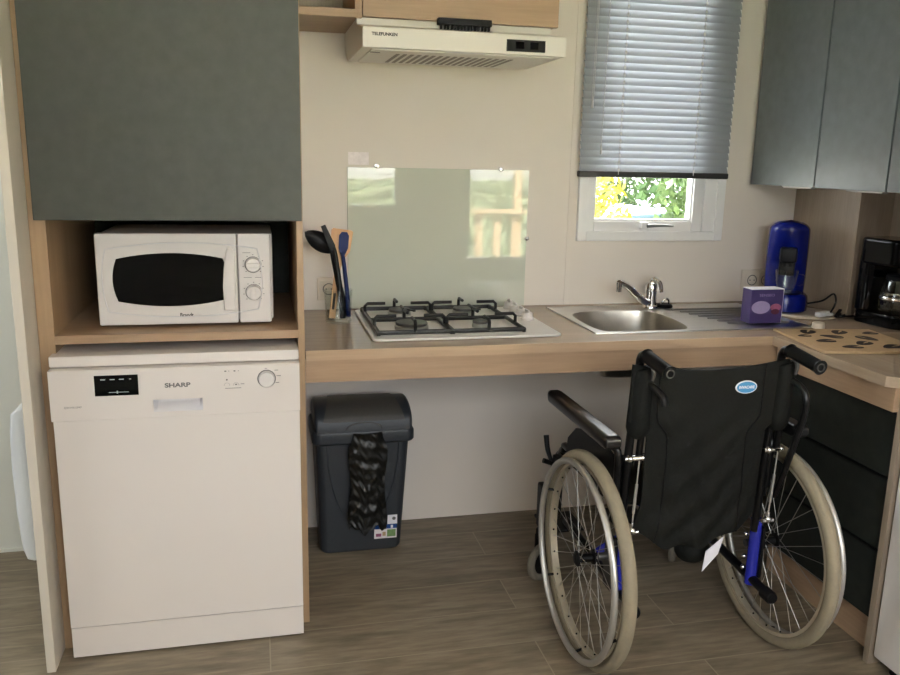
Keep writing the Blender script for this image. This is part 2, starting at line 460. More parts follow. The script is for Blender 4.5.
# wood clad boxing in the back right corner
struct('trim_3', MB().box(XR-.012, XR, -1.19, -0.376, 0.852, 1.33, 0.001), 'oak_dark', smooth=0)
struct('trim_2', MB().box(2.005, XR, -0.376, 0, 0.852, HC, 0.001), 'oak_dark', smooth=0)

def frame_rect(mb, x0, x1, z0, z1, wd, y0, y1, bev=0.004, axis='y'):
    def B(a0, a1, c0, c1):
        if axis == 'y': mb.box(a0, a1, y0, y1, c0, c1, bev)
        else: mb.box(y0, y1, a0, a1, c0, c1, bev)
    B(x0, x0+wd, z0, z1); B(x1-wd, x1, z0, z1); B(x0+wd, x1-wd, z0, z0+wd); B(x0+wd, x1-wd, z1-wd, z1)

# window_1: the small window above the sink
fr = MB(); frame_rect(fr, 1.066, 1.680, 1.098, 2.115, 0.036, -0.016, 0.04)
win1 = struct('window_1', fr, 'upvc')
sa = MB(); frame_rect(sa, 1.092, 1.592, 1.130, 2.085, 0.044, -0.004, 0.05); sa.box(1.592, 1.652, -0.008, 0.05, 1.13, 2.085, 0.004)
obj('window_sash', sa, 'upvc', win1)
be = MB(); frame_rect(be, 1.130, 1.552, 1.170, 2.05, 0.012, 0.004, 0.04, 0.003)
obj('glazing_bead', be, 'upvc', win1)
obj('window_pane', MB().box(1.138, 1.545, 0.022, 0.028, 1.176, 2.045), 'window_glass', win1, smooth=0)
hd = MB(); hd.box(1.325, 1.358, -0.026, -0.004, 1.143, 1.172, 0.004)
obj('window_latch', hd, 'upvc', win1)
hl = MB(); hl.tube([(1.345, -0.034, 1.158), (1.40, -0.037, 1.160), (1.455, -0.034, 1.158)], [0.008, 0.006, 0.003], 8, smooth=4)
obj('window_handle', hl, 'anodized', win1)
for n, W in ((2, W2), (3, W3)):
    fr = MB(); frame_rect(fr, W[0], W[1], W[2], W[3], 0.04, YF-.07, YF+.012)
    wo = struct('window_%d' % n, fr, 'upvc')
    obj('window_pane', MB().box(W[0]+.035, W[1]-.035, YF-.035, YF-.03, W[2]+.035, W[3]-.035), 'window_glass', wo, smooth=0)
fr = MB(); frame_rect(fr, W4[0], W4[1], W4[2], W4[3], 0.045, XL-.07, XL+.012, axis='x')
wo = struct('window_4', fr, 'upvc')
obj('window_pane', MB().box(XL-.035, XL-.03, W4[0]+.04, W4[1]-.04, W4[2]+.04, W4[3]-.04), 'window_glass', wo, smooth=0)

# ------------------------------------------------------------------ blind
bl = thing('venetian_blind', 'grey venetian blind with closed slats hanging over the window', 'blind', (1.355, -0.03, 1.34))
BX0, BX1 = 1.054, 1.666
s = MB(); zz = 1.375; k = 0
while zz < 2.09:
    # cupped tilted slat
    a = math.radians(63); hw = 0.0178
    def fn(u, v, zz=zz):
        t = (v-0.5)*2
        x = BX0+(BX1-BX0)*u
        cup = 0.0032*(1-t*t)
        y = -0.030+t*hw*math.cos(a)-cup*math.sin(a)
        z = zz-t*hw*math.sin(a)*(-1)-cup*math.cos(a)*(-1)
        return (x, y, z)
    s.grid(fn, 1, 5)
    zz += 0.0262; k += 1
obj('slats', s, 'slat', bl, smooth=60)
obj('bottom_rail', MB().box(BX0-.004, BX1+.002, -0.045, -0.018, 1.340, 1.362, 0.004), 'rail', bl)
obj('head_rail', MB().box(BX0, BX1, -0.048, -0.012, 2.095, 2.13, 0.003), 'rail', bl)
for x in (1.205, 1.515):
    lc = MB()
    for yy in (-0.047, -0.016): lc.cyl((x, yy, 1.35), (x, yy, 2.1), 0.0012, seg=6)
    zz = 1.375
    while zz < 2.09:
        lc.box(x-.004, x+.004, -0.0495, -0.0475, zz-.012, zz-.001); zz += 0.0262
    obj('ladder_cord', lc, 'cord', bl)
co = MB(); co.cyl((1.132, -0.052, 2.1), (1.128, -0.052, 1.45), 0.0012, seg=6); co.lathe([(0.001, 0.02), (0.004, 0.0), (0.005, -0.022), (0, -0.024)], (1.128, -0.052, 1.445), seg=10)
obj('lift_cord', co, 'cord', bl)
co = MB(); co.cyl((1.086, -0.052, 2.1), (1.082, -0.052, 1.62), 0.0011, seg=6); co.cyl((1.09, -0.053, 2.1), (1.087, -0.053, 1.62), 0.0011, seg=6); co.lathe([(0.001, 0.02), (0.004, 0.0), (0.005, -0.022), (0, -0.024)], (1.084, -0.052, 1.61), seg=10)
obj('tilt_cord', co, 'cord', bl)

# ================================================================== TALL CABINET, MICROWAVE, DISHWASHER
tc = thing('tall_cabinet', 'tall oak cabinet with dark slate-green door around the microwave', 'cabinet', (-0.34, -0.4, 0))
obj('side_panel', MB().box(-0.692, -0.652, -0.672, -0.004, 0.0, 2.34, 0.0008), 'oak_z', tc, 0)
obj('side_panel', MB().box(-0.018, 0.0, -0.672, -0.004, 0.004, 2.34, 0.0008), 'oak_z', tc, 0)
obj('shelf', MB().box(-0.652, -0.018, -0.672, -0.012, 0.893, 0.916, 0.0008), 'oak_x', tc, 0)
obj('top_board', MB().box(-0.652, -0.018, -0.66, -0.012, 1.236, 1.256), 'oak_x', tc, 0)
obj('back_panel', MB().box(-0.652, -0.018, -0.012, -0.004, 0.893, 2.34), 'slate_d', tc, 0)
obj('door', MB().box(-0.675, -0.003, -0.694, -0.6725, 1.222, 2.33, 0.0015), 'slate', tc, 0)

# microwave ------------------------------------------------------
mw = thing('microwave_oven', 'white microwave oven with two dials on the cabinet shelf', 'microwave', (-0.32, -0.45, 0.916))
MX0, MX1, MZ0, MZ1, MYF = -0.553, -0.088, 0.925, 1.180, -0.594
bd = MB(); bd.box(MX0+.006, MX1+.006, MYF+.03, MYF+.34, MZ0+.004, MZ1-.002, 0.006)
obj('body', bd, 'white2', mw)
for sx in (MX0+.05, MX1-.05):
    for sy in (MYF+.06, MYF+.30):
        obj('foot', MB().cyl((sx, sy, 0.916), (sx, sy, MZ0+.006), 0.012, seg=14), 'black', mw)
xs = -0.179      # seam between door and control panel
obj('door', MB().box(MX0, xs-.0012, MYF, MYF+.034, MZ0, MZ1, 0.005), 'white2', mw)
cp = obj('control_panel', MB().box(xs+.0012, MX1, MYF+.001, MYF+.034, MZ0, MZ1, 0.005), 'white2', mw)
# raised lens outline that runs over door and panel, and the bowed dark window
def lens(x0, x1, zc, hm, he, r, n=24):
    P = []
    for i in range(n+1):
        t = i/n; x = x0+(x1-x0)*t
        P.append((x, zc+he+(hm-he)*(1-(2*t-1)**2)))
    side = []
    for i in range(1, 8):
        t = i/8; z = zc+he-2*he*t; side.append((x1+r*(1-(2*t-1)**2), z))
    P += side
    for i in range(n+1):
        t = 1-i/n; x = x0+(x1-x0)*t
        P.append((x, zc-he-(hm-he)*(1-(2*t-1)**2)))
    for i in range(1, 8):
        t = i/8; z = zc-he+2*he*t; P.append((x0-r*(1-(2*t-1)**2), z))
    return P
zc = (MZ0+MZ1)/2
ol = MB(); ol.tube([(x, MYF-.0002, z) for x, z in lens(-0.527, -0.125, zc-.002, 0.104, 0.086, 0.012)], 0.0016, 6, closed=True)
obj('moulding', ol, 'recess', mw)
win = MB(); win.prism([p for p in lens(-0.500, -0.219, zc-.001, 0.0745, 0.059, 0.012)], MYF-.0015, MYF+.01, 'y', 0.0008)
obj('door_window', win, 'blackgloss', mw)
hn = MB(); hn.prism([(-0.211, zc+.074), (-0.205, zc+.088), (-0.190, zc+.088), (-0.186, zc+.075), (-0.187, zc-.09), (-0.219, zc-.088), (-0.221, zc-.02), (-0.217, zc+.03)], MYF-.012, MYF+.004, 'y', 0.004)
obj('door_handle', hn, 'white2', mw)
for kz, rot in ((1.092, 0), (1.0135, 90)):
    kx = -0.1365
    kn = MB(); kn.lathe([(0.0001, -.020), (0.0185, -.020), (0.020, -.017), (0.0205, 0.002)], (kx, MYF+.001, kz), 'y', 28)
    ko = obj('knob', kn, 'white2', cp)
    gm = MB()
    if rot == 0: gm.box(kx-.019, kx+.019, MYF-.027, MYF-.017, kz-.0065, kz+.0065, 0.003)
    else: gm.box(kx-.0065, kx+.0065, MYF-.027, MYF-.017, kz-.019, kz+.019, 0.003)
    obj('grip', gm, 'white2', ko)
    rg = MB(); rg.torus((kx, MYF+.0005, kz), (0, 1, 0), 0.0222, 0.0009, 32, 6)
    obj('dial_ring', rg, 'greyprint', cp)
    dm = MB()
    for i in range(9):
        a = PI*(1.25-1.5*i/8)
        dx, dz = math.cos(a), math.sin(a)
        dm.box(kx+dx*.028-.0016, kx+dx*.028+.0016, MYF+.0003, MYF+.0014, kz+dz*.028-.001, kz+dz*.028+.001)
    obj('dial_marking', dm, 'greyprint', cp, 0)
pl = MB(); pl.box(-0.165, -0.143, MYF+.0003, MYF+.0014, 1.125, 1.1262)
pl.box(-0.163, -0.141, MYF+.0003, MYF+.0014, 1.0545, 1.0557); pl.box(-0.132, -0.112, MYF+.0003, MYF+.0014, 1.0545, 1.0557)
obj('panel_marking', pl, 'greyprint', cp, 0)
lettering('Brandt', 0.016, face_front(-0.322, MYF-.0004, 0.951), 'darkprint', mw, bold=0.0003, width=0.036)

# dishwasher -----------------------------------------------------
dw = thing('dishwasher', 'white dishwasher with black display under the microwave shelf', 'dishwasher', (-0.34, -0.42, 0))
DY = -0.740
obj('body', MB().box(-0.648, -0.028, -0.700, -0.10, 0.015, 0.838), 'white', dw, 0)
obj('top_plate', MB().box(-0.663, -0.0195, -0.714, -0.09, 0.840, 0.869, 0.004), 'white', dw)
obj('door', MB().box(-0.6565, -0.021, DY-.0018, -0.70, 0.1015, 0.7011, 0.0012), 'white', dw)
cpn = MB(); RX0, RX1, RZ0, RZ1 = -0.406, -0.279, 0.716, 0.750
cpn.box(-0.661, RX0, DY-.002, -0.70, 0.7015, 0.837, 0.003); cpn.box(RX1, -0.0195, DY-.002, -0.70, 0.7015, 0.837, 0.003)
cpn = MB()
cpn.box(-0.661, RX0, DY-.002, -0.70, 0.7015, 0.837); cpn.box(RX1, -0.0195, DY-.002, -0.70, 0.7015, 0.837)
cpn.box(RX0, RX1, DY-.002, -0.70, 0.7015, RZ0); cpn.box(RX0, RX1, DY-.002, -0.70, RZ1, 0.837)
cpo = obj('control_panel', cpn, 'white', dw, 0)
rc = MB()
def rfn(u, v):
    x = RX0+(RX1-RX0)*u; z = RZ0+(RZ1-RZ0)*v
    d = 0.026*min(1, v*1.6)*min(1, min(u, 1-u)*14)
    return (x, DY-.0015+d, z)
rc.grid(rfn, 28, 12)
obj('handle_recess', rc, 'recess', cpo)
obj('display', MB().box(-0.550, -0.441, DY-.0035, DY, 0.766, 0.822, 0.001), 'blackgloss', cpo)
dp = MB()
for i, x in enumerate((-0.534, -0.511, -0.488, -0.463)): dp.box(x, x+(.012 if i < 3 else .005), DY-.0042, DY-.003, 0.8098, 0.8118)
dp.box(-0.515, -0.466, DY-.0042, DY-.003, 0.7752, 0.7764); dp.box(-0.4955, -0.4925, DY-.0042, DY-.003, 0.7725, 0.7795)
obj('display_marking', dp, 'lightprint', cpo, 0)
lettering('SHARP', 0.0165, face_front(-0.342, DY-.0022, 0.788), 'greyprint', cpo, bold=0.0005, width=0.066)
lettering('QW-HX12F47', 0.007, face_front(-0.606, DY-.0022, 0.738), 'greyprint', cpo, 'model_print')
dl = MB(); dl.lathe([(0.0001, -.016), (0.0195, -.016), (0.0212, -.013), (0.0216, 0.003)], (-0.1085, DY-.002, 0.797), 'y', 32)
obj('dial', dl, 'white2', cpo)
rg = MB(); rg.torus((-0.1085, DY-.0022, 0.797), (0, 1, 0), 0.0235, 0.0014, 36, 6)
obj('dial_ring', rg, 'greyprint', cpo)
ic = MB()
def mk(x, z, w_, h_): ic.box(x-w_/2, x+w_/2, DY-.0028, DY-.0015, z-h_/2, z+h_/2)
for x, z, w_, h_ in ((-.217, .822, .005, .003), (-.208, .822, .002, .002), (-.193, .822, .005, .003), (-.183, .822, .002, .002), (-.214, .798, .004, .004), (-.190, .784, .005, .003), (-.173, .785, .010, .0014), (-.198, .774, .042, .0014), (-.082, .820, .010, .0014), (-.076, .804, .012, .0016), (-.080, .785, .010, .0016), (-.110, .826, .006, .0012)): mk(x, z, w_, h_)
for q in (-.214, -.190):
    for i in range(7):
        a = PI*i/6; mk(q+.007*math.cos(a), .783+.006*math.sin(a), .0016, .0012)
obj('panel_marking', ic, 'greyprint', cpo, 0)
obj('plinth', MB().box(-0.6565, -0.021, -0.737, -0.66, 0.008, 0.0975, 0.0012), 'white', dw)
for fx_ in (-0.62, -0.06): obj('foot', MB().cyl((fx_, -0.64, 0), (fx_, -0.64, 0.02), .018, seg=14), 'black', dw)

# ================================================================== WORKTOPS
wt = thing('worktop', 'long oak worktop carrying the hob and the sink', 'worktop', (1.05, -0.33, 0.82))
slab = MB()
YW = -0.651
# slab leaves the bowl and hob cut-outs free
SX0, SX1, SY0, SY1 = 0.96, 1.345, -0.525, -0.14
slab.box(0.003, SX0, YW, -0.001, 0.82, 0.85); slab.box(SX1, XR-.002, YW, -0.001, 0.82, 0.85)
slab.box(SX0, SX1, YW, SY0, 0.82, 0.85); slab.box(SX0, SX1, SY1, -0.001, 0.82, 0.85)
obj('slab', slab, 'top_x', wt, 0)
obj('edge_band', MB().box(0.003, 1.512, YW-.0015, YW, 0.8202, 0.8498), 'edge', wt, 0)
obj('apron', MB().box(0.003, 1.553, YW+.010, YW+.030, 0.752, 0.82), 'oak_x', wt, 0)
rw = thing('return_worktop', 'short oak worktop running toward the fridge with cut corner', 'worktop', (1.83, -0.92, 0.82))
XE = 1.512; YE = -1.196
obj('slab', MB().prism([(XE, YW-.002), (XR-.002, YW-.002), (XR-.002, YE), (XE+.035, YE), (XE, YE+.035)], 0.82, 0.8501, 'z', 0.0012), 'top_y', rw, 0)
obj('apron', MB().box(XE+.022, XE+.04, YE+.02, YW, 0.752, 0.82), 'oak_y', rw, 0)
# drawer base under the return
db = thing('drawer_cabinet', 'dark slate drawer unit beneath the return worktop', 'cabinet', (1.86, -0.92, 0))
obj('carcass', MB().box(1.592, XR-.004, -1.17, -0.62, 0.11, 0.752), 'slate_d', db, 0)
obj('side_panel', MB().box(1.553, XR-.004, -1.192, -1.172, 0.0, 0.8195), 'oak_dark', db, 0)  # darker oak carries the shade at this end in its colour
obj('plinth', MB().box(1.605, 1.62, -1.172, -0.62, 0.0, 0.118), 'oak_y', db, 0)
for z0, z1 in ((0.552, 0.735), (0.335, 0.543), (0.122, 0.327)):
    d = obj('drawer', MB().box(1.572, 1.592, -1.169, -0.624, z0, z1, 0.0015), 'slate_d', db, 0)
    obj('handle', MB().box(1.566, 1.590, -1.169, -0.624, z1+.0005, z1+.007, 0.001), 'black', d, 0)

# ------------------------------------------------------------------ hob
hb = thing('gas_hob', 'white four-burner gas hob set into the worktop', 'hob', (0.5, -0.31, 0.85))
HX0, HX1, HY0, HY1 = 0.208, 0.816, -0.566, -0.058
b = MB(); b.prism(rrect(HX0, HX1, HY0, HY1, 0.022), 0.8505, 0.8585, 'z', 0.0035, seg=2)
obj('hob_plate', b, 'white2', hb)
b = MB(); b.prism(rrect(HX0+.022, HX1-.13, HY0+.03, HY1-.03, 0.02), 0.8585, 0.8597, 'z', 0.0008)
obj('pressed_panel', b, 'white2', hb)
BUR = [(0.352, -0.425, 0.052), (0.582, -0.425, 0.027), (0.352, -0.19, 0.038), (0.582, -0.19, 0.038)]
for bx, by, br_ in BUR:
    q = MB(); q.lathe([(br_*1.05, 0.0), (br_*1.05, 0.010), (br_*0.9, 0.014), (0.0001, 0.014)], (bx, by, 0.8597), seg=32)
    bo = obj('burner', q, 'alu', hb)
    q = MB(); q.lathe([(br_*0.98, 0.0), (br_*1.0, 0.004), (br_*0.97, 0.008), (0.0001, 0.009)], (bx, by, 0.8742), seg=32)
    obj('burner_cap', q, 'burner', bo)
    if by > -0.3:
        q = MB(); q.box(bx-.004, bx+.004, by-.085, by-.045, 0.884, 0.890, 0.001, T=Matrix.Translation((bx, by, 0)) @ Matrix.Rotation(0.5, 4, 'Z') @ Matrix.Translation((-bx, -by, 0)))
        obj('spark_pin', q, 'burner', bo)
for gx0, gx1 in ((0.232, 0.462), (0.468, 0.700)):
    g = MB(); r = 0.0072; z0 = 0.869; z1 = 0.902
    ring = [(gx0, HY0+.045), (gx1, HY0+.045), (gx1, HY1-.05), (gx0, HY1-.05)]
    g.tube([(x, y, z0) for x, y in ring], r, 8, closed=True)
    for x, y in ring: g.cyl((x, y, 0.8598), (x, y, z0+.002), 0.006, seg=10)
    ym = (ring[0][1]+ring[2][1])/2
    g.cyl((gx0, ym, z0), (gx1, ym, z0), r, seg=8)
    xm = (gx0+gx1)/2
    def finger(p, q):
        p = Vector(p); q = Vector(q); d = (q-p)
        g.tube([(p.x, p.y, z0), (p.x, p.y, z1-.008), (p.x+d.x*.12, p.y+d.y*.12, z1), (q.x, q.y, z1)], 0.0056, 8)
    for yb in (-0.425, -0.19):
        finger((gx0, yb, 0), (gx0+.07, yb, 0)); finger((gx1, yb, 0), (gx1-.07, yb, 0))
    finger((xm, ring[0][1], 0), (xm, ring[0][1]+.06, 0)); finger((xm, ring[2][1], 0), (xm, ring[2][1]-.055, 0))
    finger((xm, ym, 0), (xm, ym-.06, 0)); finger((xm, ym, 0), (xm, ym+.06, 0))
    obj('pan_support', g, 'iron', hb)
for ky in (-0.105, -0.175, -0.245, -0.315):
    q = MB(); q.lathe([(0.023, 0.0), (0.0235, 0.006), (0.020, 0.009), (0.018, 0.022), (0.016, 0.025), (0.0001, 0.025)], (0.778, ky, 0.8585), seg=24)
    ko = obj('knob', q, 'white2', hb)
    q = MB(); q.box(0.778-.0045, 0.778+.0045, ky-.017, ky+.017, 0.8825, 0.893, 0.003)
    obj('grip', q, 'white2', ko)

# ------------------------------------------------------------------ splash panel
sp = thing('glass_splashback', 'pale green glass splashback on wall behind the hob', 'splashback', (0.53, -0.004, 0.852))
obj('glass_panel', MB().box(0.193, 0.866, -0.009, -0.002, 0.852, 1.360, 0.001), 'splash', sp, 0)
for x, z in ((0.296, 1.366), (0.757, 1.361), (0.866, 1.108)):
    q = MB(); q.lathe([(0.0001, -.010), (0.007, -.009), (0.009, -.005), (0.009, 0.009)], (x, -0.0095, z), 'y', 20)
    obj('fixing_stud', q, 'chrome', sp)
st = obj('wall_sticker', MB().box(0.197, 0.270, -0.002, -0.0002, 1.368, 1.412), 'sticker', None, 0)
tag(st, 'small pale sticker on wall above the splashback', 'sticker')

# ------------------------------------------------------------------ hood
ho = thing('cooker_hood', 'cream slim cooker hood beneath oak wall cabinet', 'hood', (0.5, -0.25, 1.708))
hY = -0.482; A0, A1, Z0, Z1 = 0.189, 0.812, 1.7075, 1.7635
b = MB(); b.prism([(hY, Z0), (hY, Z1), (-0.352, 1.786), (-0.335, 1.790), (-0.335, 1.8095), (-0.003, 1.8095), (-0.003, 1.745), (-0.09, Z0)], A0, A1, 'x', 0.002)
obj('body', b, 'ivory', ho, 30)
fl = MB(); fl.box(A0+.03, A1-.03, hY+.03, -0.11, Z0-.004, Z0+.002, 0.0015)
fo = obj('filter_panel', fl, 'ivory', ho)
sl = MB()
for i in range(17):
    x = A0+.115+i*0.0225
    sl.box(x, x+.011, hY+.10, -0.15, Z0-.0052, Z0-.0035)
obj('grille_slots', sl, 'slot', fo, 0)
obj('light_strip', MB().box(A0+.25, A0+.37, hY+.012, hY+.03, Z0-.0022, Z0+.001, 0.0008), 'recess', ho)
q = MB(); q.box(A0+.032, A0+.062, hY+.075, hY+.082, Z0-.0055, Z0-.003, 0.0005)
obj('filter_catch', q, 'greyprint', fo, 0)
sw = obj('switch_panel', MB().box(0.622, 0.744, hY-.003, hY+.002, 1.7155, 1.7495, 0.001), 'black', ho)
for x in (0.663, 0.708):
    obj('switch', MB().box(x-.013, x+.013, hY-.0055, hY-.002, 1.7225, 1.7435, 0.0015), 'blackgloss', sw)
lettering('TELEFUNKEN', 0.012, face_front(0.2535, hY-.0004, 1.7445), 'darkprint', ho, bold=0.0004, width=0.075)
q = MB(); q.prism([(0.74, hY+.055), (0.775, hY+.055), (0.7575, hY+.08)], Z0-.0018, Z0+.001, 'z')
obj('pictogram', q, 'greyprint', ho, 0)

# wall cabinets above
wc = thing('wall_cabinet', 'oak wall cabinet with black bar handle above the hood', 'cabinet', (0.5, -0.17, 1.81))
obj('carcass', MB().box(0.209, 0.826, -0.332, -0.003, 1.8125, 2.34), 'oak_x', wc, 0)
d = obj('door', MB().box(0.206, 0.830, -0.352, -0.333, 1.8105, 2.335, 0.001), 'oak_x', wc, 0)
h_ = MB(); h_.box(0.434, 0.604, -0.378, -0.352, 1.797, 1.817, 0.002)
for i in range(15):
    x = 0.443+i*0.0108
    h_.box(x, x+.0050, -0.376, -0.358, 1.784, 1.800, 0.0008)
obj('handle', h_, 'black', d)
os_ = thing('open_shelf_unit', 'open oak shelf unit between slate door and oak cabinet', 'shelf', (0.1, -0.17, 1.80))
obj('bottom_board', MB().box(0.003, 0.204, -0.352, -0.003, 1.806, 1.830, 0.0008), 'oak_x', os_, 0)
obj('side_panel', MB().box(0.182, 0.204, -0.352, -0.003, 1.830, 2.34, 0.0008), 'oak_z', os_, 0)
obj('side_panel', MB().box(0.003, 0.016, -0.352, -0.003, 1.830, 2.34, 0.0008), 'oak_z', os_, 0)
obj('back_panel', MB().box(0.016, 0.182, -0.010, -0.003, 1.830, 2.34), 'oak_dark', os_, 0)

# right upper cabinets
uc = thing('corner_wall_cabinet', 'grey slate wall cabinet with three doors right of window', 'cabinet', (1.97, -0.6, 1.32))
obj('carcass', MB().box(1.80, XR-.003, -1.17, -0.022, 1.326, 2.34), 'oak_dark', uc, 0)
for y0, y1 in ((-0.406, -0.022), (-0.753, -0.413), (-1.165, -0.760)):
    d = obj('door', MB().box(1.780, 1.7995, y0, y1, 1.322, 2.335, 0.0015), 'slate_r', uc, 0)
    obj('handle', MB().box(1.776, 1.798, y0+.006, y0+.17, 1.3165, 1.3222, 0.0008), 'slot', d, 0)

# ------------------------------------------------------------------ sink and faucet
sk = thing('steel_sink', 'stainless steel sink with drainboard beneath the window', 'sink', (1.34, -0.3, 0.85))
KX0, KX1, KY0, KY1 = 0.936, 1.745, -0.546, -0.066
# bowl outline (plan)
bowl = []
ctrl = [(0.972, -0.47), (0.975, -0.25), (1.03, -0.172), (1.16, -0.155), (1.275, -0.175), (1.318, -0.25), (1.315, -0.40), (1.285, -0.50), (1.20, -0.517), (1.03, -0.515)]
n = len(ctrl)
for i in range(n):
    a, b_, c, d_ = [Vector(ctrl[(i+j) % n]) for j in (-1, 0, 1, 2)]
    for k in range(6):
        t = k/6
        p = 0.5*((2*b_)+(c-a)*t+(2*a-5*b_+4*c-d_)*t*t+(3*b_-a-3*c+d_)*t**3)
        bowl.append((p.x, p.y))
NB = len(bowl)
cx, cy = 1.145, -0.335
# deck: ring between outer rectangle and bowl rim, built by casting each bowl point to the rectangle
def to_rect(p):
    dx, dy = p[0]-cx, p[1]-cy
    t = 1e9
    if dx > 0: t = min(t, (KX1-cx)/dx)
    if dx < 0: t = min(t, (KX0-cx)/dx)
    if dy > 0: t = min(t, (KY1-cy)/dy)
    if dy < 0: t = min(t, (KY0-cy)/dy)
    return (cx+dx*t, cy+dy*t)
dk = MB()
outer = [to_rect(p) for p in bowl]
for cxy in ((KX0, KY0), (KX0, KY1), (KX1, KY0), (KX1, KY1)):
    i = min(range(NB), key=lambda i: (outer[i][0]-cxy[0])**2+(outer[i][1]-cxy[1])**2)
    outer[i] = cxy
vs = []; fs = []
rings = [(outer, 0.8503, 1.0), (outer, 0.8545, 0.996), (outer, 0.8545, 0.975), (outer, 0.8525, 0.96)]
def sc(p, k): return (cx+(p[0]-cx)*k, cy+(p[1]-cy)*k)
allr = [[(*sc(p, k), z) for p in o_] for o_, z, k in rings]
allr.append([(*sc(p, 1.04), 0.8525) for p in bowl]); allr.append([(*sc(p, 1.0), 0.8512) for p in bowl])
for r_ in allr: vs += r_
for j in range(len(allr)-1):
    for i in range(NB):
        a = j*NB+i; b_ = j*NB+(i+1) % NB
        fs.append((a, b_, b_+NB, a+NB))
dk._add(vs, fs)
obj('deck', dk, 'steel', sk, 30)
bw = MB(); vs = []; fs = []
prof = [(1.0, 0.8512), (0.985, 0.838), (0.965, 0.79), (0.94, 0.715), (0.90, 0.690), (0.80, 0.682), (0.12, 0.678), (0.02, 0.678)]
for k, z in prof: vs += [(*sc(p, k), z) for p in bowl]
for j in range(len(prof)-1):
    for i in range(NB):
        a = j*NB+i; b_ = j*NB+(i+1) % NB
        fs.append((a, b_, b_+NB, a+NB))
fs.append(tuple((len(prof)-1)*NB+i for i in range(NB)))
bw._add(vs, fs)
obj('bowl', bw, 'steel_d', sk, 40)
dr = MB(); dr.lathe([(0.040, 0.681), (0.036, 0.684), (0.018, 0.681), (0.0001, 0.681)], (1.16, -0.34, 0), seg=24)
obj('drain', dr, 'chrome', sk)
ov = MB(); ov.lathe([(0.0001, -.004), (0.012, -.004), (0.016, 0.0), (0.016, 0.004)], (1.303, -0.39, 0.80), 'x', 20)
ov.torus((1.30, -0.39, 0.80), (1, 0, 0), 0.009, 0.002, 20, 6)
obj('overflow', ov, 'chrome', sk)
rd = MB()
for i in range(7):
    y = -0.175-i*0.045
    rd.tube([(1.40+0.012*i, y, 0.8515), (1.42+0.012*i, y, 0.8535), (1.68, y-.004, 0.8535), (1.71, y-.004, 0.8515)], 0.0055, 8)
obj('drainer_ribs', rd, 'steel', sk)
pk = MB(); pk.lathe([(0.030, 0.0), (0.031, 0.006), (0.026, 0.012), (0.0001, 0.013)], (1.40, -0.115, 0.8535), seg=24)
po = obj('waste_control', pk, 'black', sk)
pk = MB(); pk.tube([(1.385, -0.118, 0.865), (1.392, -0.125, 0.885), (1.41, -0.125, 0.885), (1.417, -0.118, 0.865)], 0.004, 8, smooth=4)
obj('control_loop', pk, 'chrome', po)

fa = thing('mixer_tap', 'chrome mixer tap with raised swivel spout behind the sink bowl', 'tap', (1.337, -0.105, 0.8535))
FX, FY = 1.340, -0.112
b = MB(); b.lathe([(0.0001, 0.8536), (0.030, 0.8536), (0.029, 0.859), (0.0235, 0.863), (0.0225, 0.90), (0.0245, 0.915), (0.0245, 0.937), (0.020, 0.948), (0.0001, 0.951)], (FX, FY, 0), seg=28)
obj('body', b, 'chrome', fa)
b = MB(); b.tube([(FX-.01, FY-.008, 0.872), (FX-.05, FY-.035, 0.888), (1.215, -0.19, 0.942), (1.165, -0.228, 0.966), (1.148, -0.242, 0.969)], [0.015, 0.014, 0.0125, 0.0115, 0.011], 12, smooth=5)
so = obj('spout', b, 'chrome', fa)
b = MB(); b.lathe([(0.0001, -.028), (0.0105, -.028), (0.011, 0.0), (0.011, 0.006), (0.0001, 0.008)], (1.146, -0.244, 0.966), seg=18)
obj('aerator', b, 'chrome', so)
b = MB(); b.tube([(FX+.001, FY, 0.952), (FX+.010, FY-.010, 0.960), (FX+.024, FY-.022, 0.945), (FX+.029, FY-.026, 0.915)], [0.014, 0.013, 0.010, 0.008], 10, smooth=5)
obj('lever', b, 'chrome', fa)

# ------------------------------------------------------------------ sockets
def socket(name, x0, x1, z0, z1, label, double):
    o = thing(name, label, 'socket', ((x0+x1)/2, 0, z0))
    fr = MB(); fr.box(x0, x1, -0.009, -0.0003, z0, z1, 0.003)
    fo_ = obj('frame', fr, 'wallsock', o)
    hs = 0.0385
    cs = [((x0+x1)/2)] if not double else [x0+.046, x1-.046]
    for c in cs:
        zc_ = (z0+z1)/2
        q = MB(); q.box(c-.029, c+.029, -0.0125, -0.0085, zc_-.029, zc_+.029, 0.002)
        ins = obj('insert', q, 'wallsock', fo_)
        q = MB(); q.torus((c, -0.0128, zc_), (0, 1, 0), 0.020, 0.0018, 32, 6)
        for dx in (-.0095, .0095): q.cyl((c+dx, -0.0132, zc_), (c+dx, -0.012, zc_), 0.0028, seg=10)
        obj('socket_well', q, 'greyprint', fo_)
    return o
socket('power_socket', 0.082, 0.165, 0.885, 0.968, 'single cream wall socket behind the utensil jar', False)
socket('double_socket', 1.79, 1.945, 0.895, 0.980, 'double wall socket behind the purple box', True)

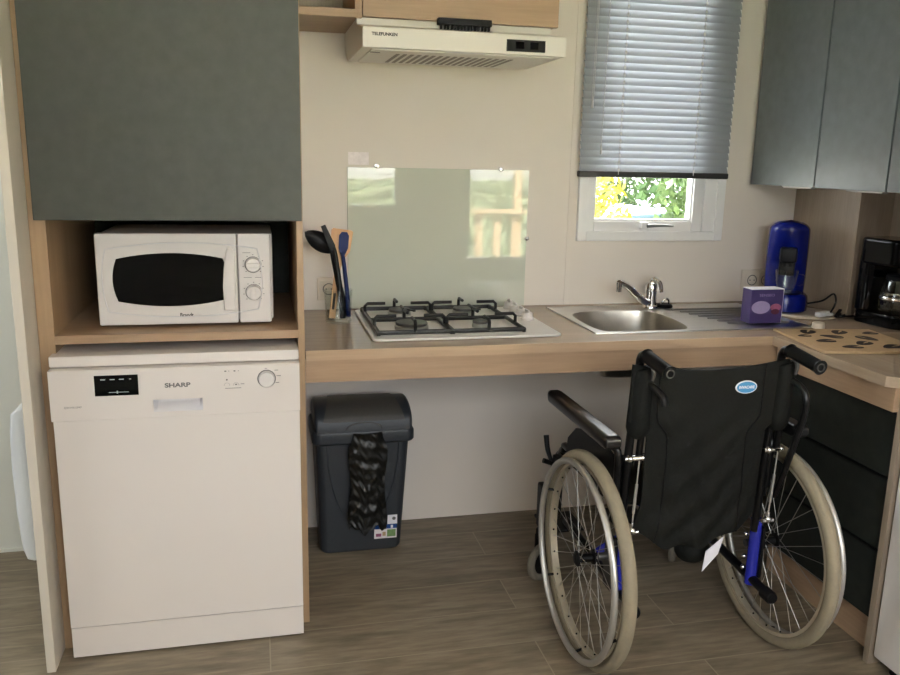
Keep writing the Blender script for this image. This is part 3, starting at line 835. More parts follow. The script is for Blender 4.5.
# ------------------------------------------------------------------ utensil jar and utensils
jx, jy = 0.135, -0.250
jr = MB(); jr.lathe([(0.0001, 0.8515), (0.040, 0.8515), (0.043, 0.856), (0.044, 0.90), (0.047, 0.955), (0.0475, 0.963), (0.0455, 0.963), (0.0445, 0.955), (0.0415, 0.90), (0.040, 0.860), (0.0001, 0.8575)], (jx, jy, 0), seg=36)
tag(obj('glass_jar', jr, 'glass'), 'clear glass jar holding kitchen utensils beside the hob', 'jar')
def along(p, q):
    """frame with local z from p to q, local x as near world X as possible"""
    p = Vector(p); q = Vector(q); z = (q-p).normalized(); y = z.cross(Vector((1, 0, 0))).normalized(); x = y.cross(z)
    T = Matrix((x, y, z)).transposed().to_4x4(); T.translation = p
    return T, (q-p).length
# black slotted turner leaning left
ut = thing('black_spoon', 'black plastic serving spoon leaning left in the glass jar', 'utensil', (0.16, -0.245, 0.862))
b = MB(); b.tube([(0.161, -0.238, 0.870), (0.150, -0.234, 0.93), (0.128, -0.220, 1.03), (0.118, -0.215, 1.085), (0.112, -0.212, 1.115)], [0.0115, 0.011, 0.008, 0.0065, 0.0065], 10, smooth=5)
obj('handle', b, 'black', ut)
T, L_ = along((0.122, -0.215, 1.095), (0.030, -0.205, 1.150))
b = MB()
def sp_fn(u, v):
    t = u; w_ = 0.030*math.sin(PI*min(1, 0.12+t*0.88))**0.7
    s_ = (v-.5)*2
    return T @ Vector((s_*w_, 0.010*(1-s_*s_)*math.sin(PI*t), t*L_))
def sp_fn2(u, v): return Vector(sp_fn(u, v))+Vector((0, 0.002, -0.004))
b.grid(sp_fn, 14, 8, thick=sp_fn2)
obj('spoon_bowl', b, 'black', ut)
ut = thing('black_turner', 'black plastic turner standing upright in the glass jar', 'utensil', (0.15, -0.26, 0.862))
b = MB(); b.tube([(0.147, -0.271, 0.869), (0.141, -0.262, 0.95), (0.130, -0.249, 1.06), (0.123, -0.242, 1.10)], [0.010, 0.010, 0.007, 0.006], 10, smooth=5)
obj('handle', b, 'black', ut)
T, L_ = along((0.129, -0.246, 1.075), (0.087, -0.228, 1.172))
b = MB(T); b.prism([(-.006, 0), (.006, 0), (.012, .035), (.010, L_), (-.006, L_), (-.011, .035)], -.0015, .0015, 'y', 0.001)
obj('blade', b, 'black', ut)
ut = thing('wooden_spatula', 'wooden spatula with broad flat head in the glass jar', 'utensil', (0.11, -0.235, 0.862))
T, L_ = along((0.114, -0.238, 0.863), (0.155, -0.200, 1.158))
b = MB(T); b.prism([(-.011, 0), (.011, 0), (.010, .17), (.016, .20), (.034, L_-.07), (.037, L_-.004), (.030, L_), (-.030, L_), (-.036, L_-.006), (-.031, L_-.07), (-.016, .20), (-.010, .17)], -.0035, .0035, 'y', 0.0015)
so_ = obj('spatula_body', b, 'utwood', ut)
b = MB(T); b.box(-.004, .004, -.0045, -.0033, .03, .085)
obj('burnt_mark', b, 'burnt', so_, 0)
ut = thing('blue_spoonula', 'navy blue silicone spatula in front of the wooden spatula', 'utensil', (0.165, -0.25, 0.862))
b = MB(); b.tube([(0.168, -0.263, 0.872), (0.165, -0.254, 0.94), (0.156, -0.232, 1.05), (0.152, -0.224, 1.085)], [0.0075, 0.0075, 0.0065, 0.006], 10, smooth=5)
obj('handle', b, 'blue_u', ut)
T, L_ = along((0.153, -0.226, 1.075), (0.160, -0.212, 1.150))
b = MB(T); b.prism([(-.007, 0), (.007, 0), (.016, .022), (.017, L_-.012), (.010, L_), (-.008, L_), (-.016, L_-.012), (-.015, .022)], -.004, .004, 'y', 0.002)
obj('blade', b, 'blue_u', ut)
# ------------------------------------------------------------------ waste bin with bag
bi = thing('waste_bin', 'dark grey plastic waste bin with swing lid under the worktop', 'bin', (0.21, -0.13, 0))
def loft(rects, r=0.03, n=5):
    mb = MB(); vs = []; fs = []; m = 4*(n+1)
    for x0, x1, y0, y1, z in rects:
        vs += [(x, y, z) for x, y in rrect(x0, x1, y0, y1, r, n)]
    for j in range(len(rects)-1):
        for i in range(m):
            a = j*m+i; b_ = j*m+(i+1) % m
            fs.append((a, b_, b_+m, a+m))
    fs.append(tuple(range(m))[::-1]); fs.append(tuple((len(rects)-1)*m+i for i in range(m)))
    mb._add(vs, fs); return mb
b = loft([(0.072, 0.352, -0.212, -0.035, 0.0), (0.066, 0.358, -0.218, -0.03, 0.012), (0.052, 0.380, -0.250, -0.02, 0.425), (0.052, 0.380, -0.250, -0.02, 0.43)])
obj('body', b, 'bin', bi, 50)
# curved grooves on the front of the body
for sx in (-1, 1):
    q = MB(); P = []
    for i in range(13):
        t = i/12; z = 0.425-t*0.27
        yy = -0.218-(z/0.425)*0.0335
        x = 0.216+sx*(0.125-0.055*(t**2.2))
        P.append((x, yy-.0005, z))
    q.tube(P, 0.0022, 6)
    obj('moulded_line', q, 'bin', bi)
b = loft([(0.043, 0.392, -0.262, -0.014, 0.425), (0.040, 0.396, -0.268, -0.012, 0.432), (0.040, 0.396, -0.268, -0.012, 0.463), (0.044, 0.392, -0.264, -0.014, 0.470)])
obj('rim', b, 'bin', bi, 50)
# domed lid: side walls around a swing flap
prof = []
for i in range(15):
    t = i/14
    a = PI*t
    y = -0.138-0.124*math.cos(a)
    z = 0.470+0.084*math.sin(a)**0.62
    prof.append((y, z))
ld = MB(); ld.prism(prof, 0.050, 0.388, 'x', 0.012, seg=3)
lo = obj('lid', ld, 'bin', bi, 50)
fp = [(y-.0035 if y < -.138 else y, z+.0035) for y, z in prof[1:11]]
fl = MB()
def flap(u, v):
    i = v*(len(fp)-1); k = min(int(i), len(fp)-2); t = i-k
    y = fp[k][0]*(1-t)+fp[k+1][0]*t; z = fp[k][1]*(1-t)+fp[k+1][1]*t
    wd = 0.112+0.030*(1-v)**1.5
    return (0.219+(u-.5)*2*wd, y, z)
fl.grid(flap, 20, 24)
fo = obj('swing_flap', fl, 'binlid', lo, 60)
q = MB(); q.tube([(0.219+0.062*math.cos(a), -0.2635-0.004*math.sin(a), 0.478+0.026*math.sin(a)) for a in [PI*i/12 for i in range(13)]], 0.0016, 6)
obj('finger_grip', q, 'binlid', fo)
sk_ = MB(); sk_.box(0.262, 0.344, -0.2285, -0.2265, 0.048, 0.084)
T = Matrix.Translation((0, -0.2215, 0.05)) @ Matrix.Rotation(math.atan2(0.0335, 0.425), 4, 'X')
def bin_sticker(name, x0, x1, z0, z1, m, d=0.0):
    mb = MB(T); mb.box(x0, x1, -0.0012-d, 0.0006, z0, z1); return obj(name, mb, m, bi, 0)
s1 = bin_sticker('sticker', 0.258, 0.340, -0.004, 0.034, 'sticker')
s2 = bin_sticker('sticker', 0.262, 0.340, 0.034, 0.050, 'stickblue')
s3 = bin_sticker('sticker', 0.306, 0.341, 0.052, 0.088, 'card')
for s_, x0, x1, z0, z1, m in ((s1, 0.305, 0.336, 0.002, 0.030, 'green'), (s1, 0.264, 0.284, 0.004, 0.016, 'pink'), (s1, 0.288, 0.300, 0.006, 0.022, 'mdf'), (s2, 0.276, 0.302, 0.0385, 0.045, 'card'), (s2, 0.318, 0.326, 0.036, 0.048, 'card')):
    mb = MB(T); mb.box(x0, x1, -0.0018, 0.0002, z0, z1); obj('label_print', mb, m, s_, 0)
mb = MB(T); mb.lathe([(0.0001, -.0018), (.0065, -.0018), (.0065, .0002)], (0.329, 0, 0.074), 'y', 20); obj('label_print', mb, 'greyprint', s3, 0)
# bag hanging from the lid
bg = MB()
def bag_fn(u, v):
    z = 0.470-0.365*v
    base = -0.2725 if z > 0.425 else -0.2565-(z-0.10)/0.325*0.016
    wob = 0.0026*math.sin(31*v+3*math.sin(4*u)+3)+0.0022*math.sin(57*v-5*u)+0.0022*math.sin(13*u+19*v)+0.0010*math.sin(37*u-71*v)
    edge = 0.010*math.sin(9*v)*(u-.5)
    gather = 1-0.22*math.exp(-((v-.03)/.10)**2)
    x = 0.229+(u-.5)*0.128*gather+edge
    zz = z+(0.012*math.sin(11*u)+.006*math.sin(27*u))*v
    return (x, base-0.006+wob-0.012*math.sin(PI*u), zz)
bg.grid(bag_fn, 30, 60, thick=lambda u, v: Vector(bag_fn(u, v))+Vector((0, 0.003, 0)))
b_ = obj('bin_bag', bg, 'bag', None, 60)
tag(b_, 'crumpled black plastic bag hanging down the front of the waste bin', 'bag')

for o_ in [bi, b_]: o_.location.y -= 0.014

# ------------------------------------------------------------------ things on the right of the worktop
def tilt(x, y, z, rz): return Matrix.Translation((x, y, z)) @ Matrix.Rotation(rz, 4, 'Z')
bxo = thing('purple_box', 'purple cardboard box with white top standing on the drainboard', 'box', (1.575, -0.44, 0.8575))
T = tilt(1.592, -0.484, 0.8585, 0.0)
obj('carton', MB(T).box(-.062, .062, 0, .055, 0, 0.118, 0.001), 'purple', bxo, 0)
obj('box_top', MB(T).box(-.0625, .0625, -.0005, .0555, 0.1182, 0.1202), 'card', bxo, 0)
q = MB(T); q.box(.0622, .0630, 0, .055, 0, .118); obj('side_flap', q, 'card', bxo, 0)
q = MB(T); q.lathe([(0.0001, -.0012), (.036, -.0012), (.036, .0003)], (-.022, 0, .056), 'y', 32, sy=.62); obj('saucer_print', q, 'lilac', bxo, 0)
q = MB(T); q.lathe([(0.0001, -.0012), (.021, -.0012), (.021, .0003)], (.036, 0, .055), 'y', 24, sy=.62); obj('flower_print', q, 'pink', bxo, 0)
q = MB(T); q.lathe([(0.0001, -.0015), (.016, -.0015), (.016, .0003)], (.035, 0, .040), 'y', 24, sy=.6); obj('berry_print', q, 'plum', bxo, 0)
lettering('SENSEO', 0.013, T @ face_front(-.002, -.0008, .098), 'lilac', bxo, width=0.058)

# board with printed coffee beans
bo = thing('printed_board', 'tan square board printed with dark coffee beans on the return worktop', 'board', (1.70, -0.77, 0.851))
ang = math.radians(-9)
T = tilt(1.705, -0.765, 0.8512, ang)
HB = 0.168
obj('board', MB(T).box(-HB, HB, -HB, HB, 0, 0.007, 0.001), 'mdf', bo, 0)
def bean(x, y, a, l_, w_):
    l_ *= 1.18; w_ *= 1.18
    mb = MB(T @ Matrix.Translation((x, y, 0.0071)) @ Matrix.Rotation(a, 4, 'Z'))
    for sgn in (-1, 1):
        P = []
        for i in range(15):
            t = PI*i/14; P.append((l_*math.cos(t), sgn*(w_*math.sin(t)+.0022+.004*math.sin(2*t))))
        for i in range(14, -1, -1):
            t = PI*i/14; P.append((l_*.97*math.cos(t), sgn*(.0018+.004*math.sin(2*t)*sgn*0+.003*math.sin(2*t))))
        mb.prism(P, 0, 0.0006, 'z')
    o = obj('bean_print', mb, 'burnt', bo, 0)
for x, y, a, l_, w_ in ((-.118, .055, .3, .020, .012), (-.075, .115, 1.0, .030, .018), (-.085, -.02, .2, .028, .016), (-.03, .045, -.5, .030, .017), (.03, .11, .9, .030, .018), (-.045, -.105, .1, .028, .016), (.02, -.055, .7, .029, .017), (.075, .02, 2.0, .032, .018), (.085, -.10, .5, .032, .018), (.13, .10, .3, .024, .015)):
    bean(x, y, a, l_, w_)

# round board, pod coffee machine, glass cup
tag(obj('round_tray', MB().lathe([(0.0001, 0.8512), (0.118, 0.8512), (0.122, 0.855), (0.120, 0.859), (0.0001, 0.8585)], (1.872, -0.305, 0), seg=48), 'tray'), 'pale round tray under the blue coffee machine', 'tray')
cm = thing('pod_coffee_machine', 'tall blue pod coffee machine in the back corner', 'coffee machine', (1.84, -0.2, 0.859))
CA = math.radians(-32)
T = tilt(1.838, -0.225, 0.8595, CA)
b = MB(T)
# base drum in front (local -y), column behind, domed head
b.lathe([(0.0001, 0.0), (0.066, 0.0), (0.074, 0.006), (0.076, 0.03), (0.073, 0.060), (0.066, 0.068), (0.0001, 0.068)], (0, -.035, 0), seg=40, sx=1.12, sy=1.2)
obj('base', b, 'blue_m', cm, 40)
b = MB(T)
def colm(u, v):
    a = PI*2*u
    z = 0.015+0.322*v
    k = 1.0 if v < .88 else math.sqrt(max(0.0, 1-((v-.88)/.12)**2))
    bulge = 0.004*math.sin(PI*v)
    rx = (0.071+bulge)*k; ry = (0.052+0.022*max(0, (v-.52)/.48)**.6)*k
    yc_ = 0.048-0.025*max(0, (v-.5)/.5)
    return (rx*math.cos(a), yc_+ry*math.sin(a), z)
b.grid(colm, 40, 40)
obj('column', b, 'blue_m', cm, 60)
b = MB(T); b.box(-.030, .030, -.072, .02, .182, .238, 0.010); b.cyl((-.012, -.05, .168), (-.012, -.05, .186), .006, seg=12); b.cyl((.012, -.05, .168), (.012, -.05, .186), .006, seg=12)
obj('spout', b, 'black', cm)
b = MB(T); b.box(-.028, .028, -.030, -.004, .13, .2, 0.006); obj('back_plate', b, 'black', cm)
b = MB(T); b.lathe([(0.062, .0682), (0.060, .0715), (0.0001, .0715)], (0, -.03, 0), seg=36); obj('drip_tray', b, 'blacksatin', cm)
b = MB(); b.tube([(1.905, -0.275, 0.885), (1.955, -0.30, 0.90), (1.975, -0.33, 0.93), (1.965, -0.36, 0.905), (1.94, -0.37, 0.868), (1.90, -0.385, 0.8625), (1.87, -0.385, 0.8625), (1.89, -0.365, 0.8645)], 0.0035, 8, smooth=6)
obj('power_cord', b, 'black', cm)
gp = MB(T)
gp.lathe([(0.0001, .0718), (.026, .0718), (.028, .0745), (.036, .11), (.042, .155), (.0405, .156), (.0345, .11), (.026, .079), (0.0001, .078)], (0, -.055, 0), seg=30)
gl = thing('glass_cup', 'clear glass cup standing on the drip tray of the blue coffee machine', 'cup', tuple(T @ Vector((0, -.055, .0718))))
obj('cup_body', gp, 'glass', gl)
gp = MB(T); gp.tube([(.040, -.057, .142), (.060, -.060, .138), (.064, -.062, .118), (.052, -.062, .100), (.034, -.058, .102)], .0035, 8, smooth=5)
obj('cup_handle', gp, 'glass', gl)
pc = thing('white_plug_lead', 'white cable and plug lying beside the blue coffee machine', 'cable', (1.90, -0.40, 0.8595))
b = MB(); b.tube([(1.915, -0.372, 0.8645), (1.93, -0.392, 0.8665), (1.92, -0.402, 0.8655), (1.885, -0.402, 0.8645), (1.875, -0.392, 0.8645), (1.89, -0.38, 0.8685), (1.925, -0.382, 0.8725)], 0.0042, 8, smooth=6)
obj('cable', b, 'cable', pc)
b = MB(tilt(1.868, -0.412, 0.861, 0.3)); b.box(-.022, .022, -.012, .012, 0, .018, 0.005); b.cyl((.022, -.005, .009), (.038, -.005, .009), .0025, seg=8); b.cyl((.022, .005, .009), (.038, .005, .009), .0025, seg=8)
obj('plug', b, 'cable', pc)
cl = thing('black_clip', 'black clip lying at the edge of the round tray', 'clip', (1.95, -0.40, 0.851))
b = MB(tilt(1.945, -0.405, 0.8605, 0.7)); b.box(-.034, .034, -.006, .006, 0, .008, 0.002)
obj('lower_jaw', b, 'black', cl)
b = MB(tilt(1.945, -0.405, 0.8688, 0.7) @ Matrix.Rotation(-.22, 4, 'Y')); b.box(-.036, .036, -.006, .006, 0, .006, 0.002)
obj('upper_jaw', b, 'black', cl)
tag(obj('plastic_cap', MB().lathe([(0.0001, 0.8515), (.021, .8515), (.022, .854), (.020, .870), (.018, .872), (0.0001, .872)], (1.752, -0.555, 0), seg=24), 'tray'), 'small pale plastic cap between round tray and printed board', 'cap')

# drip coffee maker (black), against the right wall
dc = thing('drip_coffee_maker', 'black filter coffee maker with glass jug beside the wood boxing', 'coffee maker', (2.03, -0.53, 0.8505))
T = tilt(2.056, -0.515, 0.8508, math.radians(6)) @ Matrix.Diagonal((.87, 1, 1, 1))
b = MB(T); b.prism(rrect(-.085, .085, -.115, .095, .045), 0, .045, 'z', 0.006); obj('base', b, 'blackgloss', dc, 40)
b = MB(T); b.prism(rrect(-.083, .083, .025, .093, .03), .045, .24, 'z', 0.004); obj('water_tank', b, 'blackgloss', dc, 40)
b = MB(T); b.prism(rrect(-.088, .088, -.095, .095, .045), .21, .305, 'z', 0.012, seg=3); obj('filter_head', b, 'blackgloss', dc, 40)
b = MB(T); b.lathe([(0.058, .046), (.068, .060), (.070, .095), (.058, .145), (.048, .165), (.0465, .165), (.0565, .145), (.068, .095), (.066, .062), (.0001, .050)], (0, -.042, 0), seg=36)
jg = obj('glass_jug', b, 'glass', dc)
b = MB(T); b.lathe([(.0505, .163), (.0515, .175), (.045, .182), (.0001, .184)], (0, -.042, 0), seg=30); obj('jug_lid', b, 'black', jg)
b = MB(T); b.torus((0, -.042, .100), (0, 0, 1), .0705, .003, 36, 8, sq=2.2); obj('jug_band', b, 'chrome', jg)
b = MB(T); b.tube([(0, -.092, .165), (0, -.125, .16), (0, -.135, .13), (0, -.128, .085), (0, -.112, .075)], .008, 10, smooth=5); obj('jug_handle', b, 'black', jg)
b = MB(); b.tube([(1.955, -0.43, .870), (1.935, -0.425, .862), (1.945, -0.40, .857), (2.05, -0.39, .857), (2.10, -0.385, .857)], .0035, 8, smooth=6); obj('power_cord', b, 'black', dc)

# ------------------------------------------------------------------ fridge and heater
fg = thing('refrigerator', 'tall white fridge at the right end of the return worktop', 'fridge', (1.86, -1.5, 0))
obj('body', MB().box(1.560, XR-.01, -1.76, -1.200, 0.03, 1.75, 0.006), 'white2', fg)
for z0, z1 in ((0.10, 1.12), (1.128, 1.745)):
    d = obj('door', MB().box(1.56, XR-.01, -1.815, -1.765, z0, z1, 0.006), 'white2', fg)
    obj('handle', MB().box(1.60, 1.625, -1.845, -1.812, z1-.30 if z0 < .5 else z0+.05, z1-.05 if z0 < .5 else z0+.3, 0.004), 'recess', d)
for sx in (1.60, 2.10):
    for sy in (-1.25, -1.70): obj('foot', MB().cyl((sx, sy, 0), (sx, sy, .035), .018, seg=14), 'black', fg)
he = thing('panel_heater', 'white electric panel heater on far side of the partition', 'heater', (-0.75, -0.4, 0.24))
P = [(-0.7195, 0.293), (-0.745, 0.291), (-0.762, 0.297), (-0.772, 0.33), (-0.778, 0.44), (-0.780, 0.56), (-0.777, 0.66), (-0.771, 0.712), (-0.760, 0.724), (-0.742, 0.735), (-0.7195, 0.736)]
b = MB(); b.prism(P, -0.70, -0.18, 'y', 0.008, seg=3)
hb_ = obj('casing', b, 'radiator', he, 50)
q = MB()
for i in range(8):
    q.box(-0.742, -0.728, -0.66+i*.06, -0.63+i*.06, 0.732, 0.7375)
obj('outlet_grille', q, 'greyprint', hb_, 0)

# ================================================================== WHEELCHAIR
wh = thing('wheelchair', 'black folding wheelchair facing the sink, blue frame and grey tyres', 'wheelchair', (1.045, -0.95, 0))
XC, AY, AZ = 1.044, -0.988, 0.305
CXL, CXR = 0.838, 1.258
for side in (-1, 1):
    x = XC+side*0.290
    # rim
    b = MB(); prof = [(0.262, -.011), (0.268, -.012), (0.276, -.009), (0.276, .009), (0.268, .012), (0.262, .011), (0.262, -.011)]
    b.lathe(prof, (x, AY, AZ), 'x', 72)
    for k in range(24):
        a = 2*PI*(k+.5)/24
        b.ball((x, AY+.2605*math.cos(a), AZ+.2605*math.sin(a)), .0032, 6, 4, mi=1)
    wo = obj('wheel', b, ['rim', 'black'], wh, 40)
    b = MB(); b.torus((x, AY, AZ), (1, 0, 0), 0.2865, 0.0185, 80, 14); obj('tyre', b, 'tyre', wo)
    b = MB(); xo = x+side*0.036; b.torus((xo, AY, AZ), (1, 0, 0), 0.2745, 0.0092, 80, 12)
    obj('handrim', b, 'alu', wo)
    for k in range(6):
        a = 2*PI*k/6+.4
        b = MB(); b.box(-.004, .004, -.010, .010, -.012, .012, 0.001, T=Matrix.Identity(4))
        b = MB(); b.tube([(x+side*.009, AY+.266*math.cos(a), AZ+.266*math.sin(a)), (xo, AY+.2745*math.cos(a), AZ+.2745*math.sin(a))], .004, 8)
        obj('handrim_bracket', b, 'black', wo)
    b = MB(); b.lathe([(0.0001, -.034), (.012, -.034), (.022, -.028), (.022, -.020), (.012, -.018), (.012, .018), (.022, .020), (.022, .028), (.012, .034), (0.0001, .034)], (x, AY, AZ), 'x', 24)
    obj('hub', b, 'black', wo)
    b = MB(); b.cyl((x-side*.034, AY, AZ), (XC+side*.212, AY, AZ), .011, seg=16); obj('axle', b, 'burner', wo)
    for k in range(32):
        fl_ = 1 if k % 2 else -1
        a = 2*PI*k/32; da = (0.75 if (k//2) % 2 else -0.75)
        b = MB(); b.cyl((x+fl_*.024, AY+.021*math.cos(a+da), AZ+.021*math.sin(a+da)), (x, AY+.264*math.cos(a), AZ+.264*math.sin(a)), .0010, seg=5)
        obj('spoke', b, 'spoke', wo)

for side, cxn in ((-1, CXL), (1, CXR)):
    s_ = side
    # back cane with push handle
    b = MB(); b.tube([(cxn, -1.022, 0.36), (cxn, -1.034, 0.60), (cxn+.008, -1.048, 0.86), (cxn+.008, -1.053, 0.895), (cxn+.008, -1.068, 0.909), (cxn+.008, -1.10, 0.910)], 0.0115, 12, smooth=4)
    cane = obj('back_cane', b, 'blacksatin', wh)
    b = MB()
    gy = [-1.088, -1.094, -1.10, -1.19, -1.196, -1.202]
    pts = []; rs = []
    for i in range(25):
        t = i/24; y = -1.085-t*0.122
        pts.append((cxn+.008+.004*t, y, 0.910-0.016*t)); rs.append(0.0165+(0.0012 if i % 2 else 0)+(0.0035 if i in (0, 24) else 0))
    b.tube(pts, rs, 16)
    gr = obj('push_handle', b, 'black', wh)
    e = Vector(pts[-1]); b = MB(); b.torus((e.x, e.y-.001, e.z), (0, 1, 0), .010, .002, 20, 6); obj('end_ring', b, 'burner', gr)
    # second short tube beside the cane and padded sleeve
    b = MB(); b.cyl((cxn+.028, -1.040, 0.60), (cxn+.030, -1.052, 0.76), .0095, seg=12); obj('inner_tube', b, 'blacksatin', wh)
    b = MB(); b.tube([(cxn+.014, -1.045, 0.70), (cxn+.014, -1.052, 0.72), (cxn+.014, -1.058, 0.85), (cxn+.012, -1.058, 0.872)], [.030, .032, .029, .022], 14, smooth=4); obj('cane_sleeve', b, 'fabric', wh)
    # bolts, curved brace behind the cane
    b = MB(); b.ball((cxn+.018, -1.068, 0.852), .007, 10, 6); b.ball((cxn+.018, -1.066, 0.80), .0045, 10, 6); obj('bolt', b, 'chrome', wh)
    bx = cxn+.042
    if side < 0: P = [(cxn+.012, -1.055, 0.835), (bx-.01, -1.095, 0.826), (bx+.004, -1.12, 0.806), (bx+.006, -1.125, 0.785)]
    else: P = [(cxn+.012, -1.055, 0.832), (bx-.01, -1.09, 0.822), (bx, -1.118, 0.800), (bx+.002, -1.126, 0.768), (bx+.002, -1.118, 0.72), (bx+.001, -1.085, 0.61), (bx, -1.060, 0.53), (bx, -1.035, 0.47)]
    b = MB(); b.tube(P, .0095, 10, smooth=5); obj('curved_brace', b, 'blacksatin', wh)
    b = MB(); b.tube([(cxn+.022, -1.08, 0.895), (cxn+.026, -1.095, 0.872), (cxn+.026, -1.092, 0.845)], [.007, .006, .004], 8, smooth=4); obj('release_lever', b, 'burner', wh)
    # chrome clamps with rod
    b = MB(); b.cyl((cxn-.018, -1.052, 0.619), (cxn+.034, -1.052, 0.619), .0075, seg=14); b.ball((cxn+.036, -1.052, .619), .0095, 10, 8); b.ball((cxn-.004, -1.054, .619), .0105, 10, 8); obj('clamp', b, 'chrome', wh)
    b = MB(); b.cyl((cxn+.024, -1.056, 0.612), (cxn+.018, -1.052, 0.415), .0024, seg=8); b.cyl((cxn+.022, -1.055, .545), (cxn+.019, -1.053, .46), .0042, seg=8); obj('cable_rod', b, 'alu', wh)
    b = MB(); b.ball((cxn+.018, -1.052, .408), .012, 12, 8); b.cyl((cxn+.0, -1.052, .404), (cxn+.036, -1.052, .404), .0065, seg=12); b.cyl((cxn+.018, -1.05, .41), (cxn+.018, -1.05, .43), .007, seg=10); obj('lower_clamp', b, 'chrome', wh)
    # blue rear tube and lower rail with tipping end
    b = MB(); b.tube([(cxn+.008, -1.018, 0.395), (cxn+.008, -1.016, 0.19)], .0165, 16); obj('rear_tube', b, 'blue_f', wh)
    b = MB(); b.tube([(cxn+.008, -0.60, 0.235), (cxn+.008, -0.80, 0.225), (cxn+.008, -1.105, 0.202)], .0135, 14); lr = obj('lower_rail', b, 'blacksatin', wh)
    b = MB(); b.lathe([(0.0001, -1.128), (.015, -1.128), (.019, -1.122), (.019, -1.09), (.015, -1.088)], (cxn+.008, 0, 0.2005), 'y', 18); obj('end_cap', b, 'black', lr)
    ap = MB(); ap.box(cxn+.008+side*.016, cxn+.008+side*.026, -1.03, -0.965, 0.21, 0.37, 0.003)
    po = obj('axle_plate', ap, 'blacksatin', wh)
    for zb in (0.235, 0.27, 0.34):
        b = MB(); b.ball((cxn+.008-side*.018, -1.000, zb), .0075, 10, 6); obj('bolt', b, 'chrome', wh)
    # seat rail, front post, leg rest hanger
    b = MB(); b.tube([(cxn, -1.03, 0.475), (cxn, -0.62, 0.49), (cxn, -0.575, 0.475), (cxn, -0.545, 0.43), (cxn, -0.54, 0.22)], .0125, 12, smooth=4); obj('side_frame', b, 'blue_f' if False else 'blacksatin', wh)
    b = MB(); b.tube([(cxn, -0.565, 0.46), (cxn, -0.51, 0.42), (cxn, -0.43, 0.25), (cxn+.0, -0.39, 0.13)], .011, 12, smooth=4); obj('leg_rest', b, 'blacksatin', wh)
    fpx = cxn-side*.08
    b = MB(); b.box(fpx-.07, fpx+.07, -0.43, -0.28, 0.105, 0.117, 0.004); obj('foot_plate', b, 'black', wh)
    # casters
    fx = cxn-.022 if side < 0 else cxn+.022
    TC = tilt(fx, -0.535, 0, math.radians(-62 if side < 0 else 150))
    b = MB(TC); b.cyl((0, 0, 0.18), (0, 0, 0.30), .016, seg=14); b.box(-.026, .026, -.045, .02, 0.146, 0.186, 0.006)
    for dx in (-.0215, .0215): b.box(dx-.0035, dx+.0035, -.048, .0, 0.055, 0.165, 0.003)
    b.cyl((-.026, -.032, .068), (.026, -.032, .068), .006, seg=10)
    cf = obj('caster_fork', b, 'blacksatin', wh)
    b = MB(); b.box(min(fx, cxn)-.008, max(fx, cxn)+.008, -0.545, -0.525, 0.225, 0.285, 0.003); obj('caster_housing', b, 'blacksatin', wh)
    b = MB(TC); b.torus((0, -.032, 0.068), (1, 0, 0), .0545, .0135, 40, 10); ct = obj('caster_tyre', b, 'tyre_d', cf)
    b = MB(TC); b.lathe([(0.0001, -.012), (.018, -.012), (.022, -.006), (.045, -.005), (.045, .005), (.022, .006), (.018, .012), (0.0001, .012)], (0, -.032, .068), 'x', 24); obj('caster_hub', b, 'black', cf)
    # arm rest: pad, post, clothes guard
    ax = XC+side*0.278
    pad = [(ax-.026, -1.085), (ax-.020, -1.098), (ax+.020, -1.098), (ax+.026, -1.085), (ax+.026, -0.66), (ax+.018, -0.635), (ax-.018, -0.635), (ax-.026, -0.66)]
    b = MB(); b.prism(pad, 0.661, 0.700, 'z', 0.0155, seg=5); ar = obj('arm_pad', b, 'padblack', wh, 50)
    gx = XC+side*0.232
    b = MB(); b.tube([(gx, -1.03, 0.50), (gx, -1.03, 0.62), (gx+side*.012, -1.015, 0.645), (gx+side*.035, -0.98, 0.658), (gx+side*.04, -0.86, 0.660)], .0105, 12, smooth=4); obj('arm_tube', b, 'blacksatin', wh)
    gd = MB(); P = [(-1.03, 0.47), (-1.03, 0.58), (-1.00, 0.612), (-0.94, 0.628), (-0.82, 0.625), (-0.73, 0.60), (-0.67, 0.55), (-0.655, 0.47)]
    gd.prism(P, gx-.004, gx+.004, 'x', 0.002); obj('clothes_guard', gd, 'black', wh)
    fdx = gx+side*.012
    # hub brake
    b = MB(); b.tube([(XC+side*.262, -0.615, 0.445), (XC+side*.268, -0.585, 0.48), (XC+side*.27, -0.57, 0.525)], [.006, .008, .009], 10, smooth=4); bl_ = obj('brake_lever', b, 'black', wh)
    b = MB(); b.box(XC+side*.245-.012, XC+side*.245+.012, -0.68, -0.60, 0.44, 0.47, 0.004); b.cyl((XC+side*.25, -0.675, .455), (XC+side*.315, -0.675, .48), .008, seg=10); obj('brake_body', b, 'blacksatin', wh)
# calf pad visible ahead of the left wheel
b = MB(); b.box(0.786, 0.812, -0.520, -0.470, 0.165, 0.325, 0.008); obj('leg_rest_pad', b, 'black', wh)
# seat
b = MB()
def seat_fn(u, v): return (CXL+(CXR-CXL)*u, -1.03+0.41*v, 0.487-0.028*math.sin(PI*u))
b.grid(seat_fn, 16, 6, thick=lambda u, v: Vector(seat_fn(u, v))+Vector((0, 0, -.006)))
obj('seat_sling', b, 'fabric', wh)
for s_ in (-1, 1):
    b = MB(); b.cyl((XC-s_*.20, -0.83+s_*.012, 0.47), (XC+s_*.20, -0.83+s_*.012, 0.235), .0125, seg=12); obj('cross_brace', b, 'blue_f', wh)
